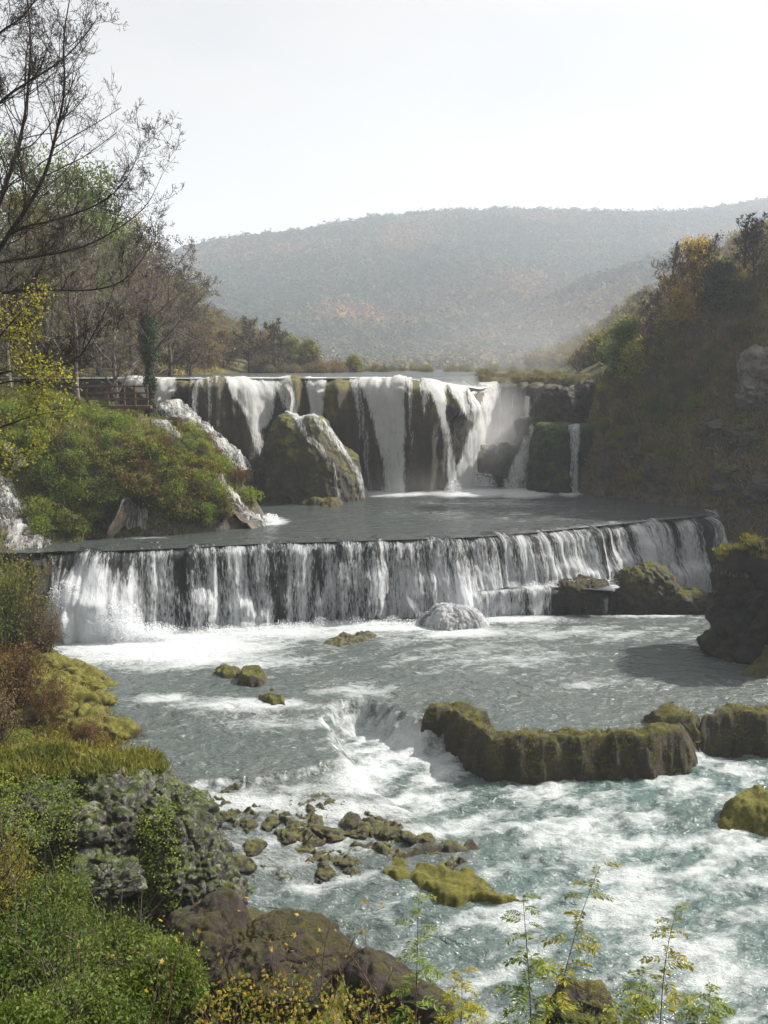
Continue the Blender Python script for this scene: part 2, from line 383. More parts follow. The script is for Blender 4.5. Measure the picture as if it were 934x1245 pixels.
M['yellowmoss'] = rock_mat('yellow moss rock', (.03, .026, .016), (.12, .10, .06), moss=.8, brown=(.08, .05, .02), sc=1.8, mosscol=((.035, .038, .007), (.17, .16, .02)))
M['pale'] = rock_mat('pale travertine', (.10, .085, .065), (.34, .30, .25), moss=.1, brown=(.16, .10, .055), sc=1.8, rough=.6)
M['cliff'] = rock_mat('cliff rock', (.02, .018, .016), (.16, .145, .135), moss=.42, brown=(.09, .065, .035), sc=1.1, rough=.85, mosscol=((.05, .05, .015), (.14, .12, .03)))
M['crag'] = rock_mat('pale crag', (.04, .036, .034), (.34, .32, .31), moss=.1, brown=(.12, .09, .06), brownamt=.4, sc=1.3, rough=.85)
M['ground'] = ground_mat('ground')
M['bark'] = bark_mat('bark'); M['barkdark'] = bark_mat('dark twigs', (.018, .014, .012), (.06, .045, .038))
M['barkred'] = bark_mat('reddish twigs', (.06, .04, .032), (.17, .12, .10)); M['barkgrey'] = bark_mat('grey twigs', (.07, .06, .055), (.20, .17, .15))
M['wood'] = bark_mat('weathered wood', (.05, .03, .02), (.14, .085, .055))
M['green'] = leaf_mat('green leaves', [(.022, .045, .010), (.055, .085, .016), (.12, .15, .03)])
M['midgreen'] = leaf_mat('mid green leaves', [(.03, .06, .010), (.07, .105, .018), (.14, .17, .03)], .45)
M['bright'] = leaf_mat('bright green leaves', [(.045, .085, .012), (.11, .15, .022), (.22, .24, .035)], .5)
M['olive'] = leaf_mat('olive leaves', [(.03, .035, .010), (.09, .088, .020), (.18, .16, .032)])
M['rust'] = leaf_mat('rust leaves', [(.035, .020, .010), (.085, .045, .016), (.15, .085, .03)])
M['yellow'] = leaf_mat('yellow leaves', [(.10, .08, .014), (.22, .16, .025), (.34, .24, .05)], .5)
M['yelgreen'] = leaf_mat('yellow green leaves', [(.07, .08, .010), (.17, .17, .016), (.32, .29, .03)], .55)
M['drybrush'] = leaf_mat('dry brush', [(.09, .065, .03), (.20, .15, .065), (.32, .24, .10)], .45)
M['dark'] = leaf_mat('dark evergreen leaves', [(.008, .018, .006), (.02, .036, .012), (.04, .06, .018)], .25)
M['brownleaf'] = leaf_mat('dry brown leaves', [(.05, .038, .022), (.10, .075, .04), (.17, .125, .06)], .4)
M['grass'] = leaf_mat('grass', [(.05, .065, .014), (.11, .12, .026), (.20, .18, .05)], .45)
M['drygrass'] = leaf_mat('dry grass', [(.09, .07, .03), (.17, .14, .055), (.28, .23, .10)], .45)
M['p1'] = river_mat('lower river water', deep=(.055, .075, .073), wave=.75, sc=.95, flow=(1, 1.7, 1), rot=RAD(30), shallow=(.10, .11, .10))
M['p3'] = river_mat('middle pool water', deep=(.038, .052, .052), wave=.8, sc=1.2, flow=(.5, 2.0, 1), rot=RAD(5))
M['fallbig'] = fall_mat('big fall water', 3.2, .42, fo=(.80, .82, .82), film=.15)
M['fallthin'] = fall_mat('thin fall water', 6., .6, fo=(.82, .84, .85), film=.15)
M['fallmid'] = fall_mat('curtain water', 3.6, .40, fo=(.82, .86, .90), film=.35, hard=1.05, lip=True)
M['spray'] = (lambda mt: (mt[1].links.new(foam_bsdf(mt[1], (.86, .88, .9), None, .5), mt[2].inputs['Surface']), mt[0])[1])(newmat('spray drops'))
M['cascade'] = fall_mat('cascade water', 4., 1.6, fo=(.84, .84, .83), film=.6)

# ================================================================== TERRAIN
P1, P2, P3, P4 = 1.9, 3.4, 7.8, 17.05
# shorelines x(Y)
_sl = [(545, 1245, P1), (470, 1190, P1), (400, 1140, P1), (300, 1110, P1), (288, 1075, P1), (240, 980, 2.5), (195, 925, 2.9), (165, 865, 3.3), (130, 828, P2), (72, 785, P2)]
SL = [tuple(onz(*q)[:2]) for q in _sl]
SL = [(1.2, 0), (1.4, 14)] + SL + [(-18.2, 47), (-18.6, 50.5)] + [tuple(onz(a, b, P3)[:2]) for a, b in ((128, 654), (225, 650), (300, 642), (333, 634), (325, 622))] + [(-10.3, 66), (-12.5, 68), (-17, 71), (-25, 75), (-22, 85), (-19, 110), (-14, 140), (-12, 190), (-12, 900)]
SL = sorted(SL, key=lambda q: q[1])
SLY = np.array([q[1] for q in SL]); SLX = np.array([q[0] for q in SL])
SRp = [(30, 0), (30, 20), (24, 30), (20, 38), (18.2, 41), (17.5, 43.5), (19, 47), (22.5, 50), (25, 53), (26.5, 57), (27, 61)] + [(24.5, 63.3), (22.0, 65.5), (19.5, 68), (16.9, 71.5), (16.8, 75), (17.5, 80), (20, 100), (26, 140), (30, 200), (30, 900)]
SRY = np.array([q[1] for q in SRp]); SRX = np.array([q[0] for q in SRp])
DL = np.array([-1.2, 0, 1, 3, 6, 12, 20, 40])
TL = {0: (0, 0, 0, 0, 0, 0, 0, 0), 15: (0, 1.2, 1.8, 3.2, 4.5, 6, 8, 10), 20: (0, 1.2, 2.4, 3.4, 4.4, 6.2, 8, 11), 26: (0, 1.3, 2.1, 3.0, 4.3, 6., 7.5, 10), 33: (1, 2.2, 2.9, 3.5, 3.9, 4.6, 7, 10),
      40: (2, 2.8, 3.5, 4.0, 4.5, 5.4, 7.5, 11), 46: (2, 3.0, 3.8, 4.8, 5.8, 7, 9, 13), 49.5: (2, 3.4, 6.5, 8, 8.8, 10, 12, 15), 52: (6, 7.3, 8.2, 9.4, 11, 13, 14.5, 16.5), 56: (6.4, 7.3, 8.7, 10.6, 12.6, 14.6, 15.6, 17),
      60: (6.4, 7.2, 9, 11.4, 13.6, 14.9, 15.8, 17.6), 64: (6.4, 7.2, 9, 11.5, 14, 15.4, 16.2, 18), 69: (6.4, 7.2, 9.5, 12, 14.5, 16.0, 16.8, 18.4), 74: (7, 10, 13, 15.5, 16.4, 17.1, 17.4, 19), 78: (14, 16.5, 17.0, 17.3, 17.5, 17.7, 18, 20), 110: (15, 16.5, 17.1, 17.5, 17.8, 18.2, 19, 23), 200: (15, 16.5, 17.3, 18, 19, 22, 26, 40), 900: (15, 16.5, 17.3, 18, 19, 22, 26, 40)}
DR = np.array([-1.2, 0, 1, 3, 6, 10, 15, 22, 40])
TR = {0: (0, 1, 2, 3, 4, 5, 6, 8, 12), 30: (0, 1, 2, 3, 4, 5, 7, 9, 14), 40: (1, 2.6, 4, 5.5, 7, 9, 11, 14, 20), 46: (2, 3, 4.5, 6.5, 8.5, 11, 14, 18, 28), 56: (3, 5, 7.5, 10, 13, 17, 21, 27, 36), 62: (5, 6.6, 9.5, 12.5, 16.3, 20.5, 25, 30, 40),
      66: (6, 7.0, 10, 14.3, 18.3, 22.3, 26.5, 31, 40), 70: (6, 7, 12, 16.6, 20.2, 24.0, 28, 32, 41), 75: (9, 13, 16.6, 18.6, 21.3, 24.5, 28.3, 32.5, 42), 82: (14, 16.3, 17.3, 18.4, 20.5, 23.5, 27, 32, 44), 110: (15, 16.5, 17.2, 18, 19, 21, 24, 29, 42), 200: (15, 16.5, 17.2, 18, 19, 21, 24, 29, 40), 900: (15, 16.5, 17.2, 18, 19, 21, 24, 29, 40)}
def table(T, D, Y, d):
    ks = np.array(sorted(T)); A = np.array([T[k] for k in sorted(T)], float)
    Y = np.clip(Y, ks[0], ks[-1]-1e-6); i = np.clip(np.searchsorted(ks, Y, side='right')-1, 0, len(ks)-2)
    f = (Y-ks[i])/(ks[i+1]-ks[i])
    dd = np.clip(d, D[0], D[-1]-1e-6); j = np.clip(np.searchsorted(D, dd, side='right')-1, 0, len(D)-2)
    h = (dd-D[j])/(D[j+1]-D[j])
    return np.where(d < D[0], -10, (A[i, j]*(1-h)+A[i, j+1]*h)*(1-f) + (A[i+1, j]*(1-h)+A[i+1, j+1]*h)*f)
def terrain_z(x, y):
    x = np.asarray(x, float); y = np.asarray(y, float)
    wob = fbm(x*.25, y*.25, x*0+3.3, 3)
    dl = np.interp(y, SLY, SLX) - x; dr = x - np.interp(y, SRY, SRX)
    dl = dl + wob*.25*sst(0, 2, np.abs(dl)); dr = dr + wob*.25*sst(0, 2, np.abs(dr))
    zl = table(TL, DL, y, dl); zr = table(TR, DR, y, dr)
    ml_ = np.interp(x, [-20, -17.6, -9, 0, 6.5, 12, 17.2, 21.9, 22.5], [48.9, 49, 51, 52.4, 54, 56, 58.3, 60.6, 63.5])
    mn_ = np.interp(x, [-30, -15, -5, 0, 5.3, 6.9, 8.3, 9.3, 10.3, 11.5, 12.9, 13.8, 14.8, 16.4, 19], [74, 72.5, 74.5, 75, 74.6, 76, 79, 83, 87.5, 90, 89, 86.5, 83, 80.5, 80])
    bed = .3 + 1.7*sst(38.5, 40.5, y) + 4.2*sst(.4, 1.6, y-ml_) + 9.3*sst(.8, 2., y-mn_)
    z = np.maximum(np.maximum(zl, zr), bed)
    near = 16.35 - .79*y + 1.1*sst(1, 7, -x)*sst(26, 12, y)
    near = np.where(y < 24, near, -5)
    z = np.maximum(z, near)
    land = np.maximum(sst(0, 4, dl), sst(0, 4, dr))
    rough = fbm(x*.35, y*.35, z*.35, 5)*(.35+.9*sst(0, 5, dr)*sst(50, 60, y)*sst(84, 76, y))
    gully = ridged(x*.16+3, y*.16, z*.05, 3)*1.0*sst(1, 6, dr)*sst(50, 60, y)*sst(84, 76, y)
    return z + land*rough*np.where(y < 12, .3, 1) + gully*land
_tg = [np.arange(-40, 60, .25), np.arange(0, 205, .25)]
_TZ = terrain_z(*np.meshgrid(_tg[0], _tg[1], indexing='ij'))
def tfast(x, y):
    u = np.clip((x+40)/.25, 0, len(_tg[0])-1.01); v = np.clip(y/.25, 0, len(_tg[1])-1.01); i = u.astype(int); j = v.astype(int); f = u-i; h = v-j
    return (_TZ[i, j]*(1-f)+_TZ[i+1, j]*f)*(1-h)+(_TZ[i, j+1]*(1-f)+_TZ[i+1, j+1]*f)*h
def hit(px, py, y0=6., y1=160.):
    d = ray(px, py); ys = np.arange(y0, y1, .15); t = ys/d[1]; x = d[0]*t; z = CAMZ+d[2]*t
    tz = tfast(x, ys); k = np.nonzero(z < tz)[0]
    if len(k) == 0: return None
    return np.array([x[k[0]], ys[k[0]], tz[k[0]]])

gy = np.concatenate([np.arange(-4, 30, .3), np.arange(30, 90, .28), np.arange(90, 200, 1.2)])
gx = np.concatenate([np.arange(-90, -34, 1.5), np.arange(-34, 40, .28), np.arange(40, 96, 1.5)])
X, Y = np.meshgrid(gx, gy, indexing='ij'); Z = terrain_z(X, Y)
mkgrid('terrain', np.stack([X, Y, Z], -1), M['ground']); tag(bpy.data.objects['terrain'], kind='structure')

# ------------------------------------------------------------------ far hills
def lin(xs, ys):
    return lambda v: np.interp(v, xs, ys)
def hill_z(x, y):
    # far ridge, crest at y=480; silhouette given as px -> py of the crest
    def crest(ang_px, Yc, tab):
        py = np.interp(ang_px, [q[0] for q in tab], [q[1] for q in tab]); d1 = (cp+((CY-py)/F)*sp); dz = (-sp+((CY-py)/F)*cp)
        return CAMZ + dz/d1*Yc
    pxa = CX + F*x/np.maximum(y, 60)/1.0*cp; y = y/2.
    t1 = [(-900, 330), (-200, 320), (100, 322), (215, 302), (270, 286), (350, 275), (430, 262), (490, 252), (560, 249), (640, 250), (700, 249), (760, 249), (830, 246), (900, 237), (934, 232), (1200, 215), (1900, 240)]
    t2 = [(-900, 470), (300, 470), (420, 462), (470, 445), (530, 418), (600, 392), (680, 362), (750, 335), (830, 312), (934, 290), (1300, 240), (1900, 230)]
    t3 = [(-900, 455), (200, 440), (350, 445), (460, 458), (560, 462), (640, 432), (730, 405), (830, 380), (1000, 350), (1900, 300)]
    c1 = crest(pxa, 1000., t1)-19; c2 = crest(pxa, 600., t2)-4; c3 = crest(pxa, 430., t3)-3
    z1 = 14 + (c1-14)*sst(230, 500, y)**.9*(1-.35*sst(500, 800, y))
    z2 = 14 + (c2-14)*sst(190, 300, y)*(1-.75*sst(300, 390, y))
    z3 = 14 + np.maximum(c3-14, 0)*sst(165, 215, y)*(1-.8*sst(215, 265, y))
    z = np.maximum(np.maximum(z1, z2), z3)
    return z + fbm(x*.006, y*.012, x*0, 4)*7*sst(230, 330, y)*sst(520, 420, y) + fbm(x*.025, y*.05, x*0, 3)*2.5*sst(190, 240, y)
hx = np.linspace(-1150, 1350, 260); hy = np.concatenate([np.linspace(190, 1050, 150), np.linspace(1080, 1700, 12)])
X, Y = np.meshgrid(hx, hy, indexing='ij'); Z = hill_z(X, Y)

mkgrid('hills', np.stack([X, Y, Z], -1), M['ground']); tag(bpy.data.objects['hills'], kind='structure')
gd = mk('ground', [(-3000, -1500, -1.5), (3000, -1500, -1.5), (3000, 4500, -1.5), (-3000, 4500, -1.5)], [(0, 1, 2, 3)], M['ground']); tag(gd, kind='structure')

M['forest'] = leaf_mat('forest', [(.016, .030, .012), (.045, .055, .020), (.12, .075, .030), (.22, .11, .035)], .0, sc=.008, rw=.12, nw=1.7, rough=1., spec=0.)
M['forestspur'] = leaf_mat('spur forest', [(.04, .048, .018), (.08, .068, .026), (.13, .09, .03), (.18, .12, .035)], .0, sc=.014, rw=.12, nw=1.6, rough=1., spec=0.)
def forest(name, n, ylo, yhi, pxr, seed, mat, size, label):
    rng = np.random.default_rng(seed)
    y = rng.uniform(ylo, yhi, n); px = rng.uniform(*pxr, n); x = (px-CX)/F*y
    z = hill_z(x, y); s = size*rng.uniform(.6, 1.25, n)
    K = 44
    d = rng.normal(size=(n, K, 3)); d /= np.linalg.norm(d, axis=2, keepdims=True); d[..., 2] = np.abs(d[..., 2])*1.1-.15
    rr = rng.uniform(.65, 1., (n, K, 1))*(1+.25*rng.normal(size=(n, K, 1))*.5)
    hgt = rng.uniform(.8, 1.6, n)
    P = np.stack([x, y, z+s*.3], 1)[:, None] + d*rr*np.stack([s, s, s*hgt], 1)[:, None]
    P = P.reshape(-1, 3); Nn = d.reshape(-1, 3)+rng.normal(size=(len(P), 3))*.3; A = np.cross(Nn, randdir(rng, len(P)))
    L_ = np.repeat(s, K)*rng.uniform(.35, .6, len(P))
    V, Fc = leafquads(P-A*L_[:, None]*.5, A, Nn, L_, L_*.8)
    o = mk(name, V, Fc, mat, smooth=False); tag(o, label, 'forest', kind='stuff'); return o
forest('forest', 15000, 560, 1010, (-60, 1060), 3, M['forest'], 5.2, 'hazy autumn forest covering the whole far hillside')
forest('forest_spur', 7000, 370, 610, (300, 1060), 4, M['forestspur'], 3.8, 'orange tinted woods on the nearer hill spur behind the falls')

# ================================================================== WALL SWEEPS
def smooth1(a, w):
    k = np.hanning(w+2)[1:-1]; k /= k.sum()
    return np.stack([np.convolve(np.pad(a[:, i], (w//2, w-1-w//2), mode='edge'), k, 'valid') for i in range(a.shape[1])], 1)
def sweep(ctrl, ds, nt, up=3., seedn=0.):
    """ctrl rows: x,y,ztop,zbot,R(round horiz),R2(round vert),batter"""
    c, s = resample(np.array(ctrl, float), ds); c = smooth1(c, 9)
    T = np.gradient(c[:, :2], axis=0); T /= np.linalg.norm(T, axis=1, keepdims=True)
    Nn = np.stack([T[:, 1], -T[:, 0]], 1)
    Nn = smooth1(Nn, 15); Nn /= np.linalg.norm(Nn, axis=1, keepdims=True)
    P = np.zeros((len(c), nt, 3)); UV = np.zeros((len(c), nt, 2))
    for i in range(len(c)):
        x, y, zt, zb, R, R2, b = c[i]
        a = np.linspace(0, np.pi/2, 14)
        o = np.r_[-up, -up*.5, R*np.sin(a)]; q = np.r_[0, 0, R2*(1-np.cos(a))]
        H = zt-zb; o = np.r_[o, R + b*np.linspace(.05, 1, 10)*max(H-R2, .1)]; q = np.r_[q, R2+np.linspace(.05, 1, 10)*max(H-R2, .1)]
        l = np.r_[0, np.cumsum(np.hypot(np.diff(o), np.diff(q)))]; tt = np.linspace(0, l[-1], nt)
        oo = np.interp(tt, l, o)-R; qq = np.interp(tt, l, q)
        P[i, :, 0] = x+Nn[i, 0]*oo; P[i, :, 1] = y+Nn[i, 1]*oo; P[i, :, 2] = zt-qq
        UV[i, :, 0] = s[i]; UV[i, :, 1] = tt
    return P, UV, np.concatenate([Nn, np.zeros((len(c), 1))], 1)
def lipxy(px, Y): return (px-CX)/F*Y*1.0/ (cp+((CY-458)/F)*sp)

# --- main falls wall
def mr(px, Y, zt=17.0, R=1.3, R2=1.3, b=.04, zb=7.2):
    return (lipxy(px, Y), Y, zt, zb, R, R2, b)
main = [mr(90, 74, 17.0, 1, 1), mr(140, 73.2, 17.0, 1, 1), mr(190, 72.2, 17.0), mr(240, 72.0, 17.05, 1.2, .8, .02), mr(275, 72.2, 17.05, 1.4, 1, .1), mr(305, 73, 17.05, 1.6, 1.6, .12), mr(340, 74.3, 17, 1.2), mr(380, 75, 17, 1, 1), mr(420, 75, 17, 1.2, 1.2),
        mr(455, 74.3, 17, 1.2, 1.), mr(490, 74, 17, 1.4, 1.2), mr(520, 74, 16.95, 1.8, 2.0), mr(545, 74.6, 16.85, 2.4, 2.8), mr(566, 76.2, 16.6, 3.0, 3.6, .05), mr(580, 79, 16.3, 3.2, 4.2, .05), mr(588, 83, 16.1, 2.6, 4), mr(592, 87.5, 16.1, 2, 2), mr(604, 90, 16.4, 1, 1),
        mr(625, 89, 16.3, .8, .8), mr(640, 86.5, 16.3, .8, .8), mr(660, 83, 16.3, .8, .8), mr(690, 80.5, 16.4, .8, .8), mr(730, 80, 16.6, .8, .8), mr(780, 80, 17, .8, .8)]
PM, UVM, NM = sweep(main, .16, 110, up=5)
def rockoff(P, UV, amp=1.):
    x, y, z = P[..., 0], P[..., 1], P[..., 2]
    big = fbm(x*.32, y*.32, z*.10, 3)*.55
    flute = ridged(UV[..., 0]*.75, z*.07, z*0+2, 3)*.28
    fine = fbm(x*1.6, y*1.6, z*.7, 4)*.12
    return (big+flute+fine)*amp
deep = sst(.3, 2.2, UVM[..., 1]-4.2)
pxm, pym = proj(PM)
under = sst(538, 552, pxm)*sst(14.4, 13.2, PM[..., 2]+fbm(UVM[..., 0]*1.2, PM[..., 2]*0, PM[..., 2]*0, 2)*.8)*sst(612, 600, pxm)
under2 = sst(405, 420, pxm)*sst(440, 425, pxm)*0
tdn = UVM[..., 1]-4.5
lob = 0
mossA = np.zeros(pxm.shape)
for (a, w, amp_, dl_) in ((252, 26, 1.0, 6), (357, 9, .7, 4), (412, 17, 1.1, 6), (516, 20, 1.3, 7), (548, 10, .8, 5), (566, 7, .5, 4), (430, 40, .3, 9), (482, 30, .4, 8)):
    lob = lob + amp_*np.exp(-((pxm-a)/w)**2)*sst(.2, 2.2, tdn)*sst(dl_+5, dl_*.4, tdn)
for (a, w, ln) in ((405, 12, 6.5), (423, 8, 5), (517, 11, 6), (503, 5, 4), (536, 6, 8), (551, 5, 7), (570, 5, 5), (358, 7, 5), (592, 4, 3), (245, 20, 1.5), (290, 10, 1.0), (454, 5, 3)):
    mossA = np.maximum(mossA, .50*np.exp(-((pxm-a+fbm(PM[..., 2]*.6, pxm*.05, pxm*0, 3)*5)/w)**2)*sst(ln+1.5, ln-2.5, tdn+fbm(pxm*.25, pxm*0, pxm*0, 2)*1.5))
offm = rockoff(PM, UVM)*deep - 1.3*under + lob
PMr = PM + NM[:, None]*offm[..., None]; PMr[..., 2] -= .15*(1-deep); lipn = (.38*fbm(UVM[..., 0]*.35, UVM[..., 0]*0, UVM[..., 0]*0+2, 3) + .16*fbm(UVM[..., 0]*1.6, UVM[..., 0]*0, UVM[..., 0]*0+3, 3))*sst(2.5, 4.8, UVM[..., 1])*sst(11, 6, UVM[..., 1])
PMr[..., 2] += lipn
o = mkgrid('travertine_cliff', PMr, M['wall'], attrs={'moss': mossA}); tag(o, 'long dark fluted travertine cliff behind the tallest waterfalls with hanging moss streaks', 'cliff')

def stream_mask(P, strs, soft=3., frag=2.5, seed=0.):
    soft = soft*2.2
    px, py = proj(P); m = np.zeros(px.shape)
    x, y, z = P[..., 0], P[..., 1], P[..., 2]
    px = px + fbm(px*.12+seed, z*.5, y*.1, 3)*frag
    for poly in strs:
        a = np.array([q[:3] for q in poly], float); st = np.array([q[3] if len(q) > 3 else 1. for q in poly])
        l = np.interp(py, a[:, 0], a[:, 1]); r = np.interp(py, a[:, 0], a[:, 2]); s = np.interp(py, a[:, 0], st)
        ok = sst(a[0, 0]-2, a[0, 0], py)*sst(a[-1, 0]+6, a[-1, 0], py)
        m = np.maximum(m, np.clip(np.minimum(px-l, r-px)/soft+.5, 0, 1)*ok*s)
    return m
def water_on(name, P, UV, Nn, strs, mat, label, off=.10, ridge=.10, soft=3., frag=2.5, seed=0., cat='waterfall', group='separate streams of the tallest waterfall', extra=None):
    m = stream_mask(P, strs, soft, frag, seed)
    if extra is not None: m = m*extra
    m = np.where(m > .02, m, 0)
    r = ridged(UV[..., 0]*1.6+seed, UV[..., 1]*.18, UV[..., 1]*0, 3)*ridge + fbm(UV[..., 0]*5, UV[..., 1]*.9, UV[..., 1]*0+seed, 3)*ridge*.5
    Q = P + Nn*(off + np.maximum(r, -off*.5)*np.clip(m*1.5, 0, 1))[..., None]
    keep = m > .02
    if not keep.any(): return None
    o = mkgrid(name, Q, mat, mask=keep, uv=UV, attrs={'flow': m}); tag(o, label, cat, group); return o

# water rides the rock, falling clear of it lower down
PW = PM + NM[:, None]*((rockoff(PM, UVM)*deep)*.75 + lob + .12 + .35*sst(1.5, 8, UVM[..., 1]-4.5) - .3*under)[..., None]
PW[..., 2] += lipn
NW = np.repeat(NM[:, None], PM.shape[1], 1)
lowmist = 1.0
g1 = 'separate streams of the tallest waterfall'
def wf(strs, label, mat='fallbig', **k):
    return water_on('waterfall', PW, UVM, NW, strs, M[mat], label, extra=k.pop('ex', 1.55), **k)
wf([[(455, 130, 213, 1), (475, 165, 214), (492, 190, 206), (520, 195, 214), (560, 190, 220)]], 'short white fall at the far left end of the cliff beside the ivy covered trunk', seed=1)
wf([[(455, 232, 248, .5), (490, 232, 240, .5), (520, 226, 236, .35)], [(455, 251, 257, .55), (520, 254, 258, .4)], [(455, 262, 268, .4), (510, 264, 267, .3)]], 'thin broken trickles down the bare dark cliff left of the big fan of water', 'fallthin', seed=2, soft=2)
wf([[(455, 272, 338, 1), (475, 280, 334), (495, 292, 334, 1), (510, 300, 330, .9), (522, 304, 318, .8), (545, 310, 320, .55), (570, 318, 328, .6), (599, 318, 338, .7)],
    [(455, 325, 352, .8), (480, 338, 358, .8), (505, 350, 364, .7)]], 'slanting white fan of water narrowing left of the domed mossy boulder', seed=3)
wf([[(455, 370, 396, 1), (480, 374, 394), (515, 378, 393, .85), (540, 380, 392, .6)]], 'narrow white fall dropping behind the right shoulder of the domed mossy boulder', seed=4)
wf([[(455, 424, 436, .7), (500, 436, 444, .5), (600, 446, 454, .35)]], 'faint thread of water on the dark wall just left of the central fall', 'fallthin', seed=5, soft=2)
wf([[(455, 436, 496, 1), (480, 444, 494, 1), (530, 458, 492, .92), (570, 466, 492, .85), (602, 466, 494, .9)], [(458, 436, 446, .8), (600, 476, 488, .5)]], 'tall straight white fall in the middle of the wall', seed=6, frag=4)
wf([[(458, 496, 502, .7), (560, 497, 501, .3), (602, 497, 500, .2)], [(458, 512, 524, .8), (500, 514, 518, .4)]], 'fine threads of water over the broad moss column right of the central fall', 'fallthin', seed=7, soft=1.5)
fan = [[(458, 515, 540, 1), (480, 526, 540, .95), (500, 532, 541, .8), (530, 539, 546, .6), (560, 543, 552, .8), (602, 545, 560, .9)],
       [(458, 540, 560, .9), (480, 552, 566, .9), (510, 566, 574, .5)],
       [(458, 556, 604, 1), (470, 566, 607, 1), (490, 572, 609, 1), (515, 575, 609, .95), (540, 566, 608, 1), (565, 558, 604, 1), (602, 552, 602, 1.1)],
       [(462, 560, 574, .9), (478, 572, 584, .9), (500, 582, 592, .9)]]
wf(fan, 'broad curved shoulder of white water at the right end of the wall', seed=8, frag=3, ex=2.1)
wf([[(480, 624, 628, .5), (560, 622, 626, .3)], [(482, 640, 646, .95), (520, 639, 644, .8), (545, 636, 643, .6)], [(484, 655, 659, .8), (505, 652, 657, .8), (520, 648, 654, .8)]], 'two slim ribbons of water falling in the shadowed recess at the right', 'fallthin', seed=9, soft=1.5)

# ------------------------------------------------------------------ domes (rounded travertine bodies)
def dome(name, cx, cy, z0, rx, ry, H, mat, label, cat='boulder', p=3., q=2., amp=.25, seed=0., nr=60, na=160, rot=0., group=None, fr=.6, lean=0., streak=1.):
    u = np.linspace(0, 1, nr); r = 1-(1-u)**2.2; th = np.linspace(0, 2*np.pi, na)
    R_, T_ = np.meshgrid(r, th, indexing='ij')
    ex = 1 + .10*fbm(np.cos(T_)*1.3+seed, np.sin(T_)*1.3, T_*0+seed, 3)
    lx = R_*rx*np.cos(T_)*ex; ly = R_*ry*np.sin(T_)*ex
    hh = H(lx/rx, ly/ry) if callable(H) else H
    z = hh*(1-R_**p)**(1/q)
    lx = lx + lean*z
    c, s = math.cos(rot), math.sin(rot)
    P = np.stack([cx+lx*c-ly*s, cy+lx*s+ly*c, z0+z], -1)
    n = gnorm(P); n[0] = [0, 0, 1]
    if n[nr//2, :, 2].mean() < 0: n = -n
    n[0] = [0, 0, 1]
    x, y, zz = P[..., 0]*fr, P[..., 1]*fr, P[..., 2]*fr
    d = (fbm(x+seed, y, zz*.5*streak+.3*zz, 4) + .6*ridged(x*1.7+seed, y*1.7, zz*.6, 3) + .35*fbm(x*5, y*5, zz*4, 3))*amp
    P = P + n*d[..., None]
    P[:, -1] = P[:, 0]; P[0] = P[0].mean(axis=0)
    UV = np.stack([T_*rx, R_*max(rx, H(0, 0) if callable(H) else H)], -1)
    o = mkgrid(name, P, mat, flip=False); tag(o, label, cat, group)
    nn = gnorm(P); nn = nn*np.sign((nn*n).sum(-1, keepdims=True)+1e-9)
    return P, UV, nn, o

c = at(376, 597, 69.5)
Pd, UVd, Nd, _ = dome('domed_boulder', c[0], 69.8, 7.2, 4.35, 3.0, lambda a, b: 6.9-2.6*sst(-.15, 1, a)-.6*sst(-.2, -1, a)+.35*np.sin(a*9), M['dome'], 'huge domed boulder with a mossy crown in front of the tallest waterfall', p=5, q=1.7, amp=.24, seed=4, nr=110, na=300, lean=.02)
pd, qd = proj(Pd)
def onP(P, UV, Nn, strs, label, **k):
    return water_on('waterfall', P, UV, Nn, strs, M[k.pop('mat', 'fallthin')], label, **k)
onP(Pd, UVd, Nd, [[(494, 326, 350, .55), (503, 350, 370, .7), (515, 361, 370, .8), (530, 368, 376, .8), (545, 384, 394, .7), (560, 396, 404, .6), (570, 404, 409, .5), (603, 411, 415, .9)],
                  [(500, 358, 378, .6), (512, 380, 394, .75), (530, 396, 406, .75), (550, 412, 422, .8), (575, 430, 437, .6), (603, 438, 443, .8)]],
    'white rivulets trailing down the mossy right flank of the domed boulder', soft=1.6, seed=11, off=.07)

# right side block and lump
c = at(676, 597, 73.2)
Pb, UVb, Nb, _ = dome('block_boulder', c[0], 74.6, 7.2, 1.95, 2.0, 6.1, M['greenrock'], 'square green mossy block standing in the pool beside the far right fall', p=9, q=2.2, amp=.22, seed=9, nr=90, na=220)
c = at(694, 518, 74)
pr = [(c[0]-.75, 73.6, 13.2, 7.2, .5, .6, .02), (c[0], 73.2, 13.25, 7.2, .5, .6, .02), (c[0]+.8, 73.6, 13.3, 7.2, .5, .6, .02)]
Ps, UVs, Ns = sweep([(c[0]-1.6, 74.6, 13.1, 7.2, .5, .6, .02)]+pr+[(c[0]+3.2, 73.5, 13.3, 7.2, .5, .6, .02)], .12, 70, up=3)
Pr = Ps+Ns[:, None]*(rockoff(Ps, UVs)*.5)[..., None]
o = mkgrid('travertine_ledge', Pr, M['greenrock']); tag(o, 'dark green ledge that carries the small far right fall', 'rock ledge')
water_on('waterfall', Ps+Ns[:, None]*.3, UVs, np.repeat(Ns[:, None], Ps.shape[1], 1), [[(512, 687, 704), (530, 686, 704), (560, 684, 702), (602, 683, 703)]], M['fallmid'], 'small separate fall between the green block and the foot of the right cliff', group=g1, seed=12)
c = at(685, 516, 77)
dome('overhang_boulder', c[0], 77.5, 12.0, 2.6, 2.2, 4.1, M['brownrock'], 'rounded mossy boulder above the green block', p=4, q=2, amp=.35, seed=13)
c = at(716, 516, 76)
dome('overhang_boulder', c[0]+.3, 77.8, 11.0, 1.7, 2.2, 5.6, M['brownrock'], 'brown grassy knob of rock against the right cliff above the small fall', p=4, q=2, amp=.35, seed=14)
